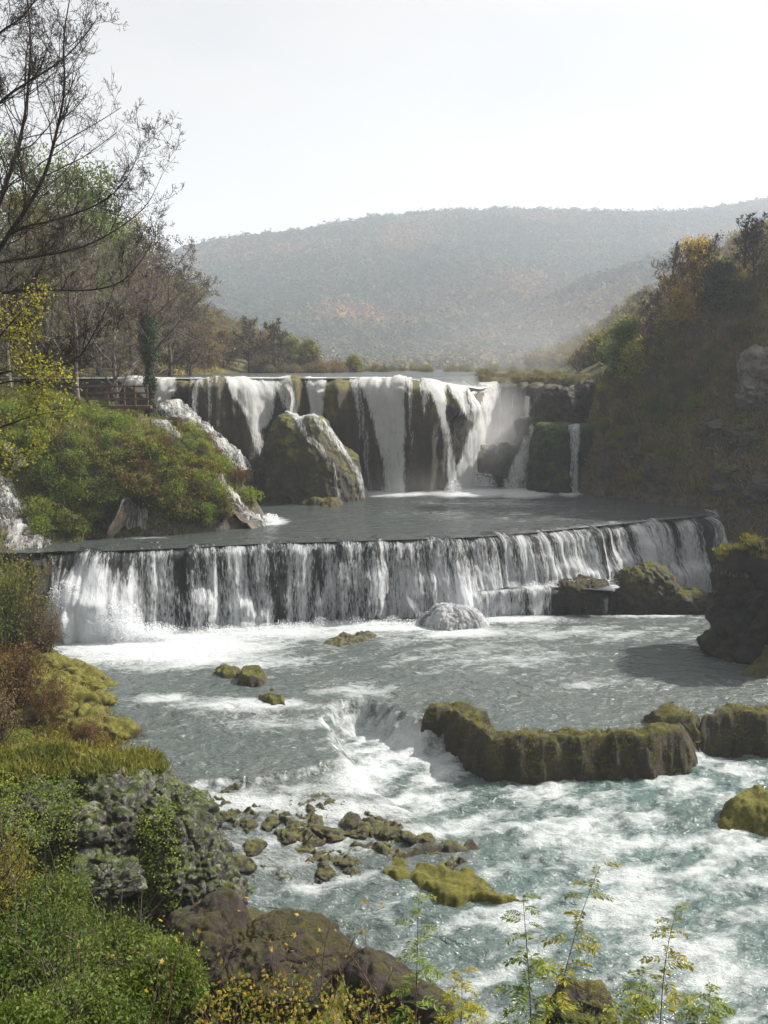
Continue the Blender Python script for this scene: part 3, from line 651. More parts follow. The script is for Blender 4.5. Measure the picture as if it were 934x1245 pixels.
# diverging fall over a hidden rock (615-650)
c = at(634, 597, 76)
pc = [(at(604, 540, 78)[0], 78.5, 11.2, 7.2, .8, 1.2, .12), (at(615, 540, 76.5)[0], 77, 11.3, 7.2, .9, 1.2, .15), (at(628, 540, 76)[0], 76.4, 11.3, 7.2, .9, 1.2, .2), (at(640, 520, 76)[0], 76.4, 12.6, 7.2, .8, 1.2, .16), (at(650, 505, 76)[0], 76.8, 13.6, 7.2, .6, .9, .05), (at(668, 505, 77)[0], 78, 13.6, 7.2, .6, .9, .03)]
Pc, UVc, Nc = sweep(pc, .1, 80, up=1.6)
Pcr = Pc+Nc[:, None]*(rockoff(Pc, UVc)*.6)[..., None]
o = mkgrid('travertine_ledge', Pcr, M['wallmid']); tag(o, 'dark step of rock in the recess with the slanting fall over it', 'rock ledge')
water_on('waterfall', Pc+Nc[:, None]*(rockoff(Pc, UVc)*.35+.25)[..., None], UVc, np.repeat(Nc[:, None], Pc.shape[1], 1), [[(508, 648, 656), (520, 641, 655), (540, 634, 651), (560, 624, 648), (580, 616, 646), (602, 610, 645)], [(538, 606, 618, .7), (545, 608, 613, .6), (580, 607, 611, .3)]], M['fallbig'], 'slanting white fall widening towards its foot beside the green block', group=g1, seed=15, soft=2)
c = at(608, 540, 76.5)
dome('recess_boulder', at(612, 590, 77)[0], 77.3, 7.1, 1.1, 1.3, 4.4, M['greenrock'], 'small dark rock at the foot of the recess, left of the slanting fall', p=3, q=2, amp=.25, seed=16)
dome('recess_boulder', at(588, 590, 77)[0], 78.6, 7.1, 2.1, 1.6, 4.0, M['wall'], 'dim rock half veiled by mist at the foot of the curved shoulder', p=4, q=2, amp=.3, seed=17)

# --- left cascade over rocks under the left end of the wall
def chute(name, pts, width, mat, rmat, label, rlabel, seed=0., ds=.12, amp=.12, flow=1.):
    """a stony stairway: pts (px,py,Y) centreline downhill; wet rock with white water over it"""
    C = []
    for q in pts:
        h_ = hit(q[0], q[1], 44, 90) if seed > 1 else None
        C.append(h_+np.array([0, 0, .25]) if h_ is not None and h_[2] > 7.3 else at(*q))
    C = np.array(C); C, s = resample(np.c_[C], ds)
    wv = np.array(width, float); w = np.interp(np.linspace(0, 1, len(C)), np.linspace(0, 1, len(wv)), wv)
    nu = 40; u = np.linspace(-1, 1, nu)
    T = np.gradient(C[:, :2], axis=0); T /= np.linalg.norm(T, axis=1, keepdims=True)+1e-9; S_ = smooth1(np.stack([T[:, 1], -T[:, 0]], 1), 11)
    P = np.zeros((len(C), nu, 3)); UV = np.zeros((len(C), nu, 2))
    P[..., 0] = C[:, None, 0]+S_[:, None, 0]*u*w[:, None]; P[..., 1] = C[:, None, 1]+S_[:, None, 1]*u*w[:, None]
    zz = C[:, 2][:, None] - (np.abs(u)**2.5)*w[:, None]*.5
    st = .55; zz2 = (np.floor(zz/st + .5*fbm(P[..., 0]*.8, P[..., 1]*.8, zz*0, 2)) + sst(.0, .45, (zz/st) % 1))*st - .5*st*fbm(P[..., 0]*.8, P[..., 1]*.8, zz*0, 2)
    P[..., 2] = zz*.45+zz2*.55
    n = gnorm(P); n *= np.sign(n[..., 2:3]+1e-9)
    P = P + n*(fbm(P[..., 0]*1.5+seed, P[..., 1]*1.5, P[..., 2]*1.5, 4)*amp)[..., None]
    o = mkgrid(name, P, rmat); tag(o, rlabel, 'rock ledge')
    UV[..., 0] = u*w[:, None]; UV[..., 1] = s[:, None]
    m = (1-np.abs(u)**3)*flow + 0*w[:, None]; m = m*(.72+.5*fbm(P[..., 0]*.9+seed, P[..., 1]*.9, P[..., 2]*.5, 3))
    Q = P+n*.07
    o = mkgrid('cascade', Q, M[mat], uv=UV, attrs={'flow': m}); tag(o, label, 'cascade', 'small cascades running through the left bank')
    return P
chute('stepped_rock', [(208, 488, 69), (225, 505, 67.8), (250, 520, 67.2), (285, 548, 67), (300, 575, 66.5)], [1.6, 2., 1.9, 1.5, 1.2], 'cascade', M['wall'], 'white cascade bouncing down rocks below the far left fall', 'dark stepped rocks below the far left fall', 1)
chute('stepped_rock', [(258, 570, 62.2), (272, 592, 61), (288, 612, 60), (305, 632, 59.2), (318, 642, 58.6)], [.5, .7, 1.2, 1.6, 1.6], 'cascade', M['pale'], 'foaming cascade entering the middle pool at the tip of the bushy left bank', 'pale wet rocks at the tip of the bushy left bank', 2)
chute('stepped_rock', [(160, 606, 58), (168, 622, 56.5), (172, 640, 55.2), (172, 657, 54.1)], [.6, 1.5, 2.4, 2.5], 'cascade', M['pale'], 'low cascade over a pale shelf at the waterline under the left bushes', 'pale brown travertine shelf at the waterline under the left bushes', 3, flow=1.0)
chute('stepped_rock', [(-30, 560, 54), (0, 590, 53), (14, 620, 52), (26, 650, 51), (20, 690, 49)], [1.2, 1.3, 1.4, 1.7, 2.], 'cascade', M['pale'], 'bright cascade at the left edge above the feathery shrub', 'wet rocks under the cascade at the left edge', 4)
chute('stepped_rock', [(10, 545, 57), (28, 563, 56), (30, 580, 55.2)], [.7, .9, .7], 'cascade', M['pale'], 'small patch of broken water among the bushes at far left', 'stones under the small patch of water at far left', 5, flow=1.0)
chute('stepped_rock', [(190, 518, 62.6), (206, 528, 62), (222, 541, 61.2)], [.5, .8, .6], 'cascade', M['pale'], 'little patch of white water on the crest of the bushy bank', 'stones under the little patch of water on the bank crest', 6, flow=1.0)

# ================================================================== MIDDLE FALLS
_ml = [(40, 674), (68, 672), (120, 672), (200, 669), (260, 666), (310, 663), (380, 661), (450, 659), (520, 657), (590, 654), (650, 649), (700, 644), (750, 639), (800, 634), (850, 629.5), (868, 627.5), (874, 624), (866, 621.0), (872, 618.5), (900, 618), (960, 618)]
ml = [onz(a, b, P3) for a, b in _ml]
_zb = {0: 3.1}
mctrl = []
for (a, b), p in zip(_ml, ml):
    zb = 3.1 if a < 600 else 3.0
    R = np.interp(a, [60, 300, 600, 870], [.9, .8, .9, 1.3]); bt = np.interp(a, [60, 300, 600, 870], [.10, .10, .10, .22])
    if a > 868 and b < 622: zb = 4.4; bt = .03; R = .4
    mctrl.append((p[0], p[1], P3+.0, zb, R, R*.75, bt))
PQ, UVQ, NQ = sweep(mctrl, .07, 90, up=2.0)
offq = (fbm(PQ[..., 0]*.55, PQ[..., 1]*.55, PQ[..., 2]*.12, 3)*.45 + ridged(UVQ[..., 0]*1.1, PQ[..., 2]*.1, PQ[..., 2]*0, 3)*.28)*sst(1.9, 3.6, UVQ[..., 1])
px_, py_ = proj(PQ)
# the lip itself is uneven: some notches and bulges
lipw = (fbm(UVQ[..., 0]*.4, UVQ[..., 0]*0, UVQ[..., 0]*0+5, 3)*.6+fbm(UVQ[..., 0]*1.7, UVQ[..., 0]*0, UVQ[..., 0]*0+8, 2)*.16)*sst(.5, 2.2, UVQ[..., 1])
bulge = .9*np.exp(-((px_-560)/42)**2)*sst(2.5, 6, UVQ[..., 1])**1.5 + 1.1*np.exp(-((px_-110)/60)**2)*sst(2.5, 5, UVQ[..., 1])
rgb_ = np.random.default_rng(17)
for _ in range(46):
    uc = rgb_.uniform(0, UVQ[-1, 0, 0]); zc = rgb_.uniform(3.2, 6.6); wd = rgb_.uniform(.35, 1.0); am = rgb_.uniform(.25, .75)
    dz = PQ[..., 2]-zc
    bulge = bulge + am*np.exp(-((UVQ[..., 0]-uc)/wd)**2)*np.where(dz > 0, np.exp(-(dz/.45)**2), np.exp(-(dz/3.0)**2))*sst(2.2, 3.2, UVQ[..., 1])
PQ = PQ.copy(); PQ[..., 2] += (.16*fbm(UVQ[..., 0]*.5, UVQ[..., 0]*0, UVQ[..., 0]*0+1, 3)+.07*fbm(UVQ[..., 0]*2, UVQ[..., 0]*0, UVQ[..., 0]*0+1, 2))*sst(1.0, 2.4, UVQ[..., 1])
PQr = PQ + NQ[:, None]*(offq+lipw+bulge-.15)[..., None]
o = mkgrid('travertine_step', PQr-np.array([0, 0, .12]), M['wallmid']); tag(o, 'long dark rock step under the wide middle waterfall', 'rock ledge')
# water curtain
cov = .43+.36*fbm(UVQ[..., 0]*.30+2.2, PQ[..., 2]*.05, PQ[..., 0]*0, 3)+.65*fbm(UVQ[..., 0]*1.15, PQ[..., 2]*.06, PQ[..., 0]*0+4, 3)
cov = cov + .30*sst(2., 5.5, UVQ[..., 1]) + .35*np.clip(bulge, 0, 1) + .35*np.exp(-((px_-560)/50)**2)*sst(2.5, 5, UVQ[..., 1]) + .3*sst(600, 700, px_) + .35*np.exp(-((px_-285)/35)**2)+.7*np.exp(-((px_-110)/50)**2)*sst(2.8, 4.2, UVQ[..., 1])
cov -= .5*np.exp(-((px_-145)/13)**2)*sst(4.8, 3.6, UVQ[..., 1]) + .45*np.exp(-((px_-338)/14)**2)+.3*np.exp(-((px_-232)/14)**2)*sst(5, 3.6, UVQ[..., 1])
glass = sst(1.75, 2.6, UVQ[..., 1]+.35*fbm(UVQ[..., 0]*1.3, UVQ[..., 0]*0, UVQ[..., 0]*0, 3))              # glassy roll-over at the lip
cov = np.clip(cov, .12, 1.6)*glass + .12*(1-glass)
edge = sst(60, 70, px_)*np.where((px_ > 872) & (py_ < 640), sst(4.6, 5, PQ[..., 2])*0+((px_ > 896) & (px_ < 914)), 1.)
cov = cov*edge
rq = ridged(UVQ[..., 0]*1.5, UVQ[..., 1]*.12, PQ[..., 0]*0, 3)*.16 + ridged(UVQ[..., 0]*4., UVQ[..., 1]*.3, PQ[..., 0]*0, 3)*.06+fbm(UVQ[..., 0]*9, UVQ[..., 1]*2.5, PQ[..., 0]*0, 3)*.05*sst(2.5, 5, UVQ[..., 1])
PQw = PQ + NQ[:, None]*((offq*.7+lipw+bulge)+.1+(rq+.3*sst(2.5, 6, UVQ[..., 1]))*sst(1.6, 3, UVQ[..., 1]))[..., None]
o = mkgrid('waterfall', PQw, M['fallmid'], mask=(cov > .05) & (px_ > 58), uv=UVQ, attrs={'flow': cov, 'lip': sst(3.2, 2.4, UVQ[..., 1])}); tag(o, 'wide low curtain of white water spanning the whole river in the middle', 'waterfall')
MLX = np.array([p[0] for p in ml[:16]]); MLY = np.array([p[1] for p in ml[:16]])
def midlipY(x): return np.interp(x, MLX, MLY)

# second small step (590-780) : ledge with lip at y~716
led = [(575, 722), (600, 719), (640, 717), (672, 716), (700, 715), (735, 714), (755, 716), (766, 722)]
zl2 = 4.9
lp = [onz(a, b, zl2) for a, b in led]
lc = [(p[0], p[1], zl2, 3.0, .35, .4, .08) for p in lp]
lc = [(lp[0][0]-.6, lp[0][1]+2.5, zl2, 3.0, .35, .4, .08)]+lc+[(lp[-1][0]+.5, lp[-1][1]+2., zl2, 3., .3, .4, .05)]
PL, UVL, NL = sweep(lc, .07, 50, up=3.2)
offl = fbm(PL[..., 0]*.9, PL[..., 1]*.9, PL[..., 2]*.3, 3)*.22
o = mkgrid('travertine_ledge', PL+NL[:, None]*(offl-.12)[..., None]-np.array([0, 0, .1]), M['wallmid'], mask=PL[..., 0] < 13.5); tag(o, 'low rock ledge at the foot of the right half of the middle falls', 'rock ledge')
px2, py2 = proj(PL)
cl = (.85+.5*fbm(UVL[..., 0]*1.2, UVL[..., 1]*.1, UVL[..., 0]*0, 3))*(1-sst(668, 676, px2)*sst(748, 742, px2)*sst(3.0, 3.3, UVL[..., 1]))
cl = np.where(UVL[..., 1] < 3.1, 1.2, cl)
o = mkgrid('waterfall', PL+NL[:, None]*(offl+.08)[..., None], M['fallmid'], mask=(cl > .05) & (PL[..., 0] < 13.4), uv=UVL, attrs={'flow': cl}); tag(o, 'small second drop of white water below the right half of the middle curtain', 'waterfall')
c = onz(712, 748, 3.3)
dome('ledge_boulder', c[0], c[1]+1.3, 3.0, 1.85, 1.5, 2.12, M['brownrock'], 'dark squarish rock splitting the small second drop', p=8, q=2.2, amp=.16, seed=21, fr=1.2)
# gushing mound of water bottom centre
c = onz(552, 764, P2)
Pg, UVg, Ng, _ = dome('splash_boulder', c[0], c[1]+1.0, 3.1, 2.0, 1.4, 1.35, M['wallmid'], 'rounded rock under spreading water at the foot of the middle falls', p=2.0, q=1.6, amp=.12, seed=22, fr=1.3)
UVg2 = UVg*np.array([1.2, 1.]) + .28*np.stack([fbm(Pg[..., 0]*1.2, Pg[..., 1]*1.2, Pg[..., 2], 3), fbm(Pg[..., 0]*1.2, Pg[..., 1]*1.2+5, Pg[..., 2], 3)], -1)
o = mkgrid('waterfall', Pg+Ng*.08, M['fallmid'], uv=UVg2, attrs={'flow': .95+.5*fbm(UVg[..., 0], UVg[..., 1]*.4, UVg[..., 0]*0, 3)}); tag(o, 'bell of water spreading over a round rock at the foot of the middle falls', 'waterfall')
# mossy rock at right end (750-855, 697-745)
c = onz(795, 742, P2)
dome('mossy_boulder', c[0]-.35, c[1]+1.0, 3.0, 2.35, 1.3, 2.9, M['mossrock'], 'mossy boulder under the right end of the middle falls', p=3, q=2, amp=.3, seed=23, lean=-.05)
c = onz(838, 744, P2)
dome('mossy_boulder', c[0], c[1]+1.1, 3.0, 1.9, 1.1, 1.5, M['mossrock'], 'low mossy shelf rock joining the boulder to the right bank', p=5, q=2, amp=.22, seed=24)
# spray: fine white drops thrown up at the foot of the falls
def spray(name, blobs, label, seed, size=(.02, .07)):
    rng = np.random.default_rng(seed); P = []
    for (c, r, n, sh) in blobs:
        q = rng.normal(size=(n, 3)); q /= np.linalg.norm(q, axis=1, keepdims=True); q *= rng.uniform(0, 1, (n, 1))**.55; q[:, 2] = np.abs(q[:, 2])**1.15
        q[:, 0] += sh*q[:, 2]**1.5; clump = fbm(q[:, 0]*4+seed, q[:, 1]*4, q[:, 2]*4, 3); q = q[clump > -.15+.3*rng.normal(size=n)]
        P.append(np.array(c)+q*np.array(r))
    P = np.concatenate(P); n = len(P); L_ = rng.uniform(*size, n)*rng.uniform(.5, 1.3, n); V, Fc = leafquads(P, randdir(rng, n), randdir(rng, n), L_, L_)
    o = mk(name, V, Fc, M['spray'], smooth=False); tag(o, label, 'spray', kind='stuff')
c = onz(112, 776, P2)
spray('spray', [((c[0]-.9, c[1]-.1, 3.4), (1.7, .9, 3.3), 34000, -.25), ((c[0]+.8, c[1]-.2, 3.4), (2.1, .9, 2.2), 30000, .5), ((c[0]+3.0, c[1]-.1, 3.35), (1.9, .8, 1.0), 12000, .3)], 'burst of white spray thrown up at the left foot of the middle falls', 5)
bl = []
for a in range(170, 590, 22):
    q = onz(a, np.interp(a, [170, 300, 400, 590], [771, 765, 759, 757]), P2); bl.append(((q[0], q[1]-.1, 3.35), (.75, .5, .45+.25*math.sin(a)), 1400, 0))
for a in range(600, 860, 24):
    q = onz(a, np.interp(a, [600, 700, 860], [716, 713, 703]), 4.8); bl.append(((q[0], q[1]-.1, 4.85 if a < 760 else 3.9), (.6, .4, .4), 900, 0))
spray('spray', bl, 'low white spray along the foot of the middle curtain', 6, (.02, .06))
bl = [((at(a, 590, 73)[0], 73.6 if a < 560 else 76.5, 7.8), (r, 1., h), n, 0) for a, r, h, n in ((480, 1.0, 1.0, 2500), (324, .8, .9, 1500), (552, .8, 1.1, 2500), (578, 1.5, 1.6, 5000), (596, 1.1, 1.3, 3500), (630, 1.2, 1.3, 4500), (693, .7, .7, 1500), (440, .5, .5, 700), (414, .4, .4, 500))]
q = onz(322, 636, P3); bl += [((q[0], q[1]+.4, P3), (.9, .6, .6), 3000, .4)]
spray('spray', bl, 'white spray where the tall falls strike the middle pool', 7, (.03, .09))

# ================================================================== POOLS
# middle pool (between tall falls and the middle falls)
gx = np.arange(-24, 30, .14); gv = np.linspace(0, 1, 190)
X, V_ = np.meshgrid(gx, gv, indexing='ij'); y0 = midlipY(np.clip(X, MLX[0], MLX[-1])); y0 = np.where(X > MLX[-1], 63.8, y0)+.35
Y = y0 + V_*(90-y0)
px_, py_ = proj(np.stack([X, Y, X*0+P3], -1))
def fblob(px, py, *bl):
    f = np.zeros(px.shape)
    for (a, b, rx, ry, s) in bl: f = np.maximum(f, s*np.exp(-(((px-a)/rx)**2+((py-b)/ry)**2)))
    return f
f3 = fblob(px_, py_, (480, 600, 60, 5, .9), (580, 599, 70, 7, 1.0), (635, 599, 45, 8, 1.05), (693, 599, 18, 6, 1.), (325, 634, 26, 6, 1.1), (318, 600, 30, 3, .7), (600, 612, 130, 9, .45), (180, 654, 40, 2.5, .5), (600, 625, 220, 18, .36), (420, 640, 160, 10, .22))  # wide weak blobs paint glitter onto the open pool; the rest is foam
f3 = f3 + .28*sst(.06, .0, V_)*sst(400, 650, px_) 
Z = P3 + .012 + (fbm(X*.9, Y*1.8, X*0, 3)*.04)*sst(0, .05, V_)
o = mkgrid('middle_pool_water', np.stack([X, Y, Z], -1), M['p3'], attrs={'foam_glint': f3, 'teal': f3*0}); tag(o, kind='structure')
# upper river
gx = np.linspace(-40, 40, 60); gv = np.linspace(0, 1, 60)
X, Vv = np.meshgrid(gx, gv, indexing='ij')
y0 = np.interp(X, [-30, -15, -5, 0, 5.3, 6.9, 8.3, 9.3, 10.3, 11.5, 12.9, 13.8, 14.8, 16.4, 19], [74, 73, 75.5, 76, 76, 78, 81, 86, 90, 92, 91, 89, 86, 84, 84])-.25
Y = y0+Vv*(210-y0)
zt_ = np.interp(X, [-30, 3, 5.2, 6.9, 8.3, 9.3, 11, 15, 19], [17.05, 17.02, 16.93, 16.7, 16.42, 16.25, 16.5, 16.6, 17.0])
o = mkgrid('upper_river_water', np.stack([X, Y, (zt_-.42*sst(1.5, 4.5, X)-.06)*(1-sst(0, .07, Vv))+(P4-.02)*sst(0, .07, Vv)], -1), M['p3'], attrs={'foam_glint': np.maximum(1.1*sst(.03, .0, Vv), .35*sst(.2, 0, Vv)), 'teal': X*0}); tag(o, kind='structure')
# small pool patch at right, beyond the middle falls
PX = onz(880, 652, 5.0)
gx = np.linspace(20.5, 30, 60); gy = np.linspace(52, 64, 60); X, Y = np.meshgrid(gx, gy, indexing='ij')
o = mkgrid('side_pool_water', np.stack([X, Y, X*0+4.9], -1), M['p3'], mask=(X > np.interp(Y, [52, 60, 64], [23.4, 22.6, 22.0])), attrs={'foam_glint': .45+0*X, 'teal': X*0}); tag(o, kind='structure')

# lower river: one height field from the foot of the middle falls to the near bank
def W2(x, y):
    """returns z of the lower water"""
    e1 = np.array([onz(a, b, 3.0)[:2] for a, b in ((-200, 960), (215, 957), (245, 950), (290, 947), (335, 945), (370, 936), (400, 926), (470, 918), (900, 900))])
    yE = np.interp(x, e1[:, 0], e1[:, 1]); dE = y-yE + .25*fbm(x*.9, y*.2, x*0, 2)
    zu = np.interp(dE, [-7, -5, -3.2, -2, -.45, -.12, .15, 2.5, 5.0, 6.2, 8], [2.0, 2.1, 2.35, 2.55, 2.66, 2.72, 3.0, 3.1, 3.2, 3.36, P2])
    bas = [onz(a, b, z)[:2] for a, b, z in ((396, 866, 3.3), (408, 858, 3.3), (430, 852, 3.3), (458, 853, 3.3), (478, 860, 3.3), (500, 872, 3.3), (535, 872, 3.3), (562, 874, 3.4), (585, 890, 3.4), (620, 896, 3.4), (700, 893, 3.4), (800, 888, 3.4), (842, 880, 3.4), (860, 868, 3.4), (934, 865, 3.4), (1500, 858, 3.4))]
    bas += [(60, 5), (-20, 5)] + [onz(a, b, z)[:2] for a, b, z in ((-100, 1090, 2.), (240, 1078, 2.0), (300, 1073, 2.0), (350, 1068, 2.0), (395, 1050, 2.), (440, 1046, 2.0), (470, 1056, 2.), (575, 1052, 2.), (560, 1025, 2.1), (520, 997, 2.4), (478, 968, 2.6), (448, 945, 2.8), (430, 925, 2.9), (415, 905, 3.0), (404, 885, 3.1))]
    bas = np.array(bas); ins = inside(bas, x, y); sd = segdist(bas, x, y)*np.where(ins, -1, 1)
    sd = sd + .22*fbm(x*1.2, y*1.2, x*0+7, 3)
    w = 1.0
    k = sst(-.7, .45, sd)
    zl = P1 + 0*x
    return zl*(1-k)+np.maximum(zu, P1)*k, sd, dE, k
gx = np.arange(-24, 34, .085); gy = np.arange(12.5, 52, .085)
X, Y = np.meshgrid(gx, gy, indexing='ij')
Z, sd, dE, kk = W2(X, Y)
px_, py_ = proj(np.stack([X, Y, Z], -1))
fo = fblob(px_, py_, (200, 785, 130, 24, 1.15), (110, 770, 80, 22, 1.2), (330, 768, 140, 9, .8), (470, 762, 110, 6, .9), (620, 752, 60, 6, .8), (560, 768, 60, 9, .8), (800, 748, 60, 4, .5), (600, 800, 120, 20, .30), (720, 830, 90, 14, .22), (560, 770, 330, 14, .35),
           (295, 805, 120, 12, .45), (200, 850, 60, 6, .55), (300, 857, 90, 9, .62), (430, 840, 60, 12, .35), (340, 880, 80, 12, .35),
           (445, 890, 35, 22, 1.15), (490, 912, 60, 28, 1.2), (455, 940, 45, 26, 1.2), (540, 945, 60, 22, .85), (500, 975, 50, 20, .75), (560, 1000, 45, 24, .6), (640, 975, 100, 28, .62), (720, 1010, 110, 36, .68), (800, 955, 120, 22, .62), (880, 930, 80, 20, .55), (900, 1050, 110, 60, .58), (780, 1090, 120, 50, .62), (870, 1180, 140, 70, .50), (650, 1110, 90, 40, .42), (620, 1190, 140, 70, .26), (380, 1080, 40, 15, .2), (360, 960, 90, 8, .42), (300, 975, 90, 14, .62), (430, 985, 90, 18, .6), (380, 1020, 120, 22, .42), (320, 1050, 60, 14, .42), (470, 1010, 60, 16, .42))
drop = np.gradient(Z, axis=0)**2+np.gradient(Z, axis=1)**2; slope = np.sqrt(drop)/.085
fo = np.maximum(fo, .75*sst(.35, 1.3, slope)*(.45+.7*fbm(X*2.0, Y*2.0, X*0, 3)))
strk = fbm(X*.35+Y*.25, Y*.9-X*.5, X*0, 4)
inb = 1-kk
fo = fo*np.where(inb > .5, .68, .95) + .32*strk*(.5+inb) + .12*inb*sst(34, 26, Y) + .12 + .07*kk
teal = np.clip(inb*(.10+.40*np.maximum(fblob(px_, py_, (800, 950, 200, 40, 1), (760, 1080, 220, 110, .9), (920, 1180, 120, 80, .8)), 0)), 0, 1)
wav = fbm(X*.55+.4*Y, Y*1.0, X*0, 4)*.10*inb + fbm(X*1.6, Y*2.4, X*0+2, 4)*(.035+.05*inb) + .16*inb*fblob(px_, py_, (480, 920, 70, 40, 1), (720, 1010, 200, 60, .8), (900, 1080, 120, 90, .7))*ridged(X*.8, Y*1.2, X*0, 4) + .07*np.exp(-((px_-260)/90)**2-((py_-862)/16)**2)*ridged(X*1.6, Y*2.2, X*0, 3)
wav += .05*kk*sst(1.5, .2, np.abs(dE))*ridged(X*1.6, Y*1.2, X*0, 3)
Z2 = Z+wav
o = mkgrid('river_water', np.stack([X, Y, Z2], -1), M['p1'], attrs={'foam_glint': fo, 'teal': teal}); tag(o, kind='structure')

# ================================================================== MOUNDS AND ROCKS IN THE RIVER
def mound(name, poly, z0, h, mat, label, cat='boulder', edge=.5, res=.05, amp=.12, seed=0., fr=1.2, hf=None, group=None, warp=.2, power=.5):
    poly = np.array(poly)[:, :2]; lo, hi = poly.min(0)-.7, poly.max(0)+.7
    X, Y = np.meshgrid(np.arange(lo[0], hi[0], res), np.arange(lo[1], hi[1], res), indexing='ij')
    xw = X+fbm(X*.9+seed, Y*.9, X*0, 4)*warp; yw = Y+fbm(X*.9, Y*.9+seed, X*0+9, 4)*warp
    d = segdist(poly, xw, yw)*np.where(inside(poly, xw, yw), 1, -1)
    prof = np.clip((d+.12)/edge, 0, 1)**power
    hh = hf(X, Y) if hf else h
    Z = z0 - .45 + (hh+.45)*prof + (fbm(X*fr+seed, Y*fr, X*0, 5)*amp*1.6+ridged(X*fr*2+seed, Y*fr*2, X*0, 3)*amp*.35)*sst(0, .5, prof)
    # sides bulge a little so that they do not read as an extrusion
    bx = fbm(X*2+seed, Y*2, Z*1.5, 3)*.14; by = fbm(X*2, Y*2+seed, Z*1.5+4, 3)*.14
    s_ = sst(1., .3, prof)
    o = mkgrid(name, np.stack([X+bx*s_, Y+by*s_, Z], -1), mat, mask=d > -.16); tag(o, label, cat, group); return o
def pz(z, *pts): return [onz(a, b, z) for a, b in pts]

# long mossy bar that dams the pool
zt = 3.55
mound('mossy_rock_bar', pz(zt, (508, 862), (528, 852), (560, 851), (590, 857), (600, 868), (596, 878), (612, 884), (700, 884), (770, 880), (800, 874), (836, 874), (847, 882), (843, 890), (800, 897), (740, 900), (680, 902), (620, 903), (596, 902), (578, 893), (562, 880), (540, 868), (520, 868), (508, 868)), 1.7, 1.95, M['mossrock'], 'long mossy rock bar with a bent left end damming the pool above the rapids', 'rock bar', edge=.5, amp=.11, seed=31, power=.5, warp=.22, hf=lambda X, Y: 1.88+.13*fbm(X*.5, Y*.5, X*0, 3)+.06*fbm(X*2.2, Y*2.2, X*0, 3))
mound('mossy_rock_bar', pz(zt, (842, 866), (870, 858), (905, 856), (960, 856), (1040, 852), (1120, 850), (1120, 868), (1000, 872), (934, 873), (880, 872), (850, 876)), 1.7, 2.05, M['mossrock'], 'mossy rock bar running out of the frame at right behind the long one', 'rock bar', edge=.55, amp=.12, seed=32, power=.5, warp=.22, hf=lambda X, Y: 1.95+.16*fbm(X*.7, Y*.7, X*0, 3))
mound('mossy_rock', pz(P2, (785, 868), (805, 860), (830, 862), (850, 870), (846, 880), (800, 880)), 3.1, .5, M['mossrock'], 'flat mossy rock bridging the two rock bars', 'rock', edge=.4, seed=33)
mound('mossy_slab', pz(P1+.1, (450, 1043), (470, 1040), (500, 1044), (540, 1050), (570, 1056), (600, 1066), (612, 1080), (640, 1084), (658, 1094), (640, 1101), (600, 1098), (560, 1098), (520, 1086), (480, 1068), (456, 1058)), 1.72, .33, M['yellowmoss'], 'flat yellow green mossy slab beside the smooth water in the lower middle', 'rock slab', edge=.4, amp=.08, seed=34, warp=.5, fr=1.8)
mound('mossy_slab', pz(P1+.1, (425, 1030), (445, 1026), (470, 1030), (500, 1034), (540, 1028), (575, 1022), (580, 1032), (550, 1044), (500, 1046), (450, 1042)), 1.8, .42, M['wetrock'], 'low dark slab with green moss just above the yellow green one', 'rock slab', edge=.4, amp=.12, seed=35, warp=.35, fr=2)
mound('mossy_rock', pz(P1, (868, 1008), (872, 985), (890, 972), (934, 968), (1000, 975), (1010, 1010), (950, 1020), (905, 1012)), 1.6, 1.0, M['yellowmoss'], 'bright mossy boulder in the fast water at the right edge', 'rock', edge=.8, amp=.14, seed=36, power=.6)
mound('mossy_rock', pz(P1, (862, 1003), (875, 996), (892, 999), (896, 1008), (876, 1010)), 1.6, .55, M['yellowmoss'], 'small mossy stone left of the bright boulder at the right edge', 'rock', edge=.5, amp=.08, seed=37, power=.6)
for k, (pts, h, lab) in enumerate([
    ([(254, 822), (262, 812), (285, 810), (300, 816), (292, 826), (268, 826)], .40, 'smaller mossy stone at the back of the stone group in the pool'),
    ([(284, 828), (295, 816), (318, 816), (330, 828), (316, 837), (292, 836)], .62, 'tallest mossy stone of the group in the pool left of centre'),
    ([(308, 852), (314, 842), (330, 846), (352, 850), (352, 858), (326, 857)], .40, 'flat mossy stone nearest the rapids in the stone group'),
    ([(326, 838), (340, 835), (351, 838), (346, 842), (330, 843)], .22, 'tiny mossy stone at the right of the stone group')]):
    mound('mossy_stone', pz(P2, *pts), 3.1, h+.1, M['mossrock'], lab, 'stone', edge=.45, amp=.1, seed=40+k, power=.6, fr=2, group='mossy stones in the pool left of centre')
mound('flat_rock', pz(P2, (386, 783), (400, 776), (430, 770), (458, 770), (462, 775), (440, 782), (415, 787)), 3.15, .42, M['wetrock'], 'flat weedy rock awash just below the middle falls', 'rock', edge=.5, seed=45, amp=.12, fr=2)
# grassy islet and brown shelf in front of the domed boulder
mound('travertine_shelf', pz(P3, (296, 600), (330, 597), (380, 598), (420, 600), (440, 605), (400, 608), (350, 608), (312, 606)), 7.4, .55, M['pale'], 'low brown travertine shelf at the foot of the domed boulder', 'rock shelf', edge=.5, seed=46, amp=.12)
mound('grassy_islet', pz(P3, (362, 614), (372, 608), (392, 604), (412, 605), (424, 610), (416, 616), (390, 617)), 7.4, .85, M['mossrock'], 'small mossy islet standing in the middle pool', 'islet', edge=.7, seed=47, amp=.16)

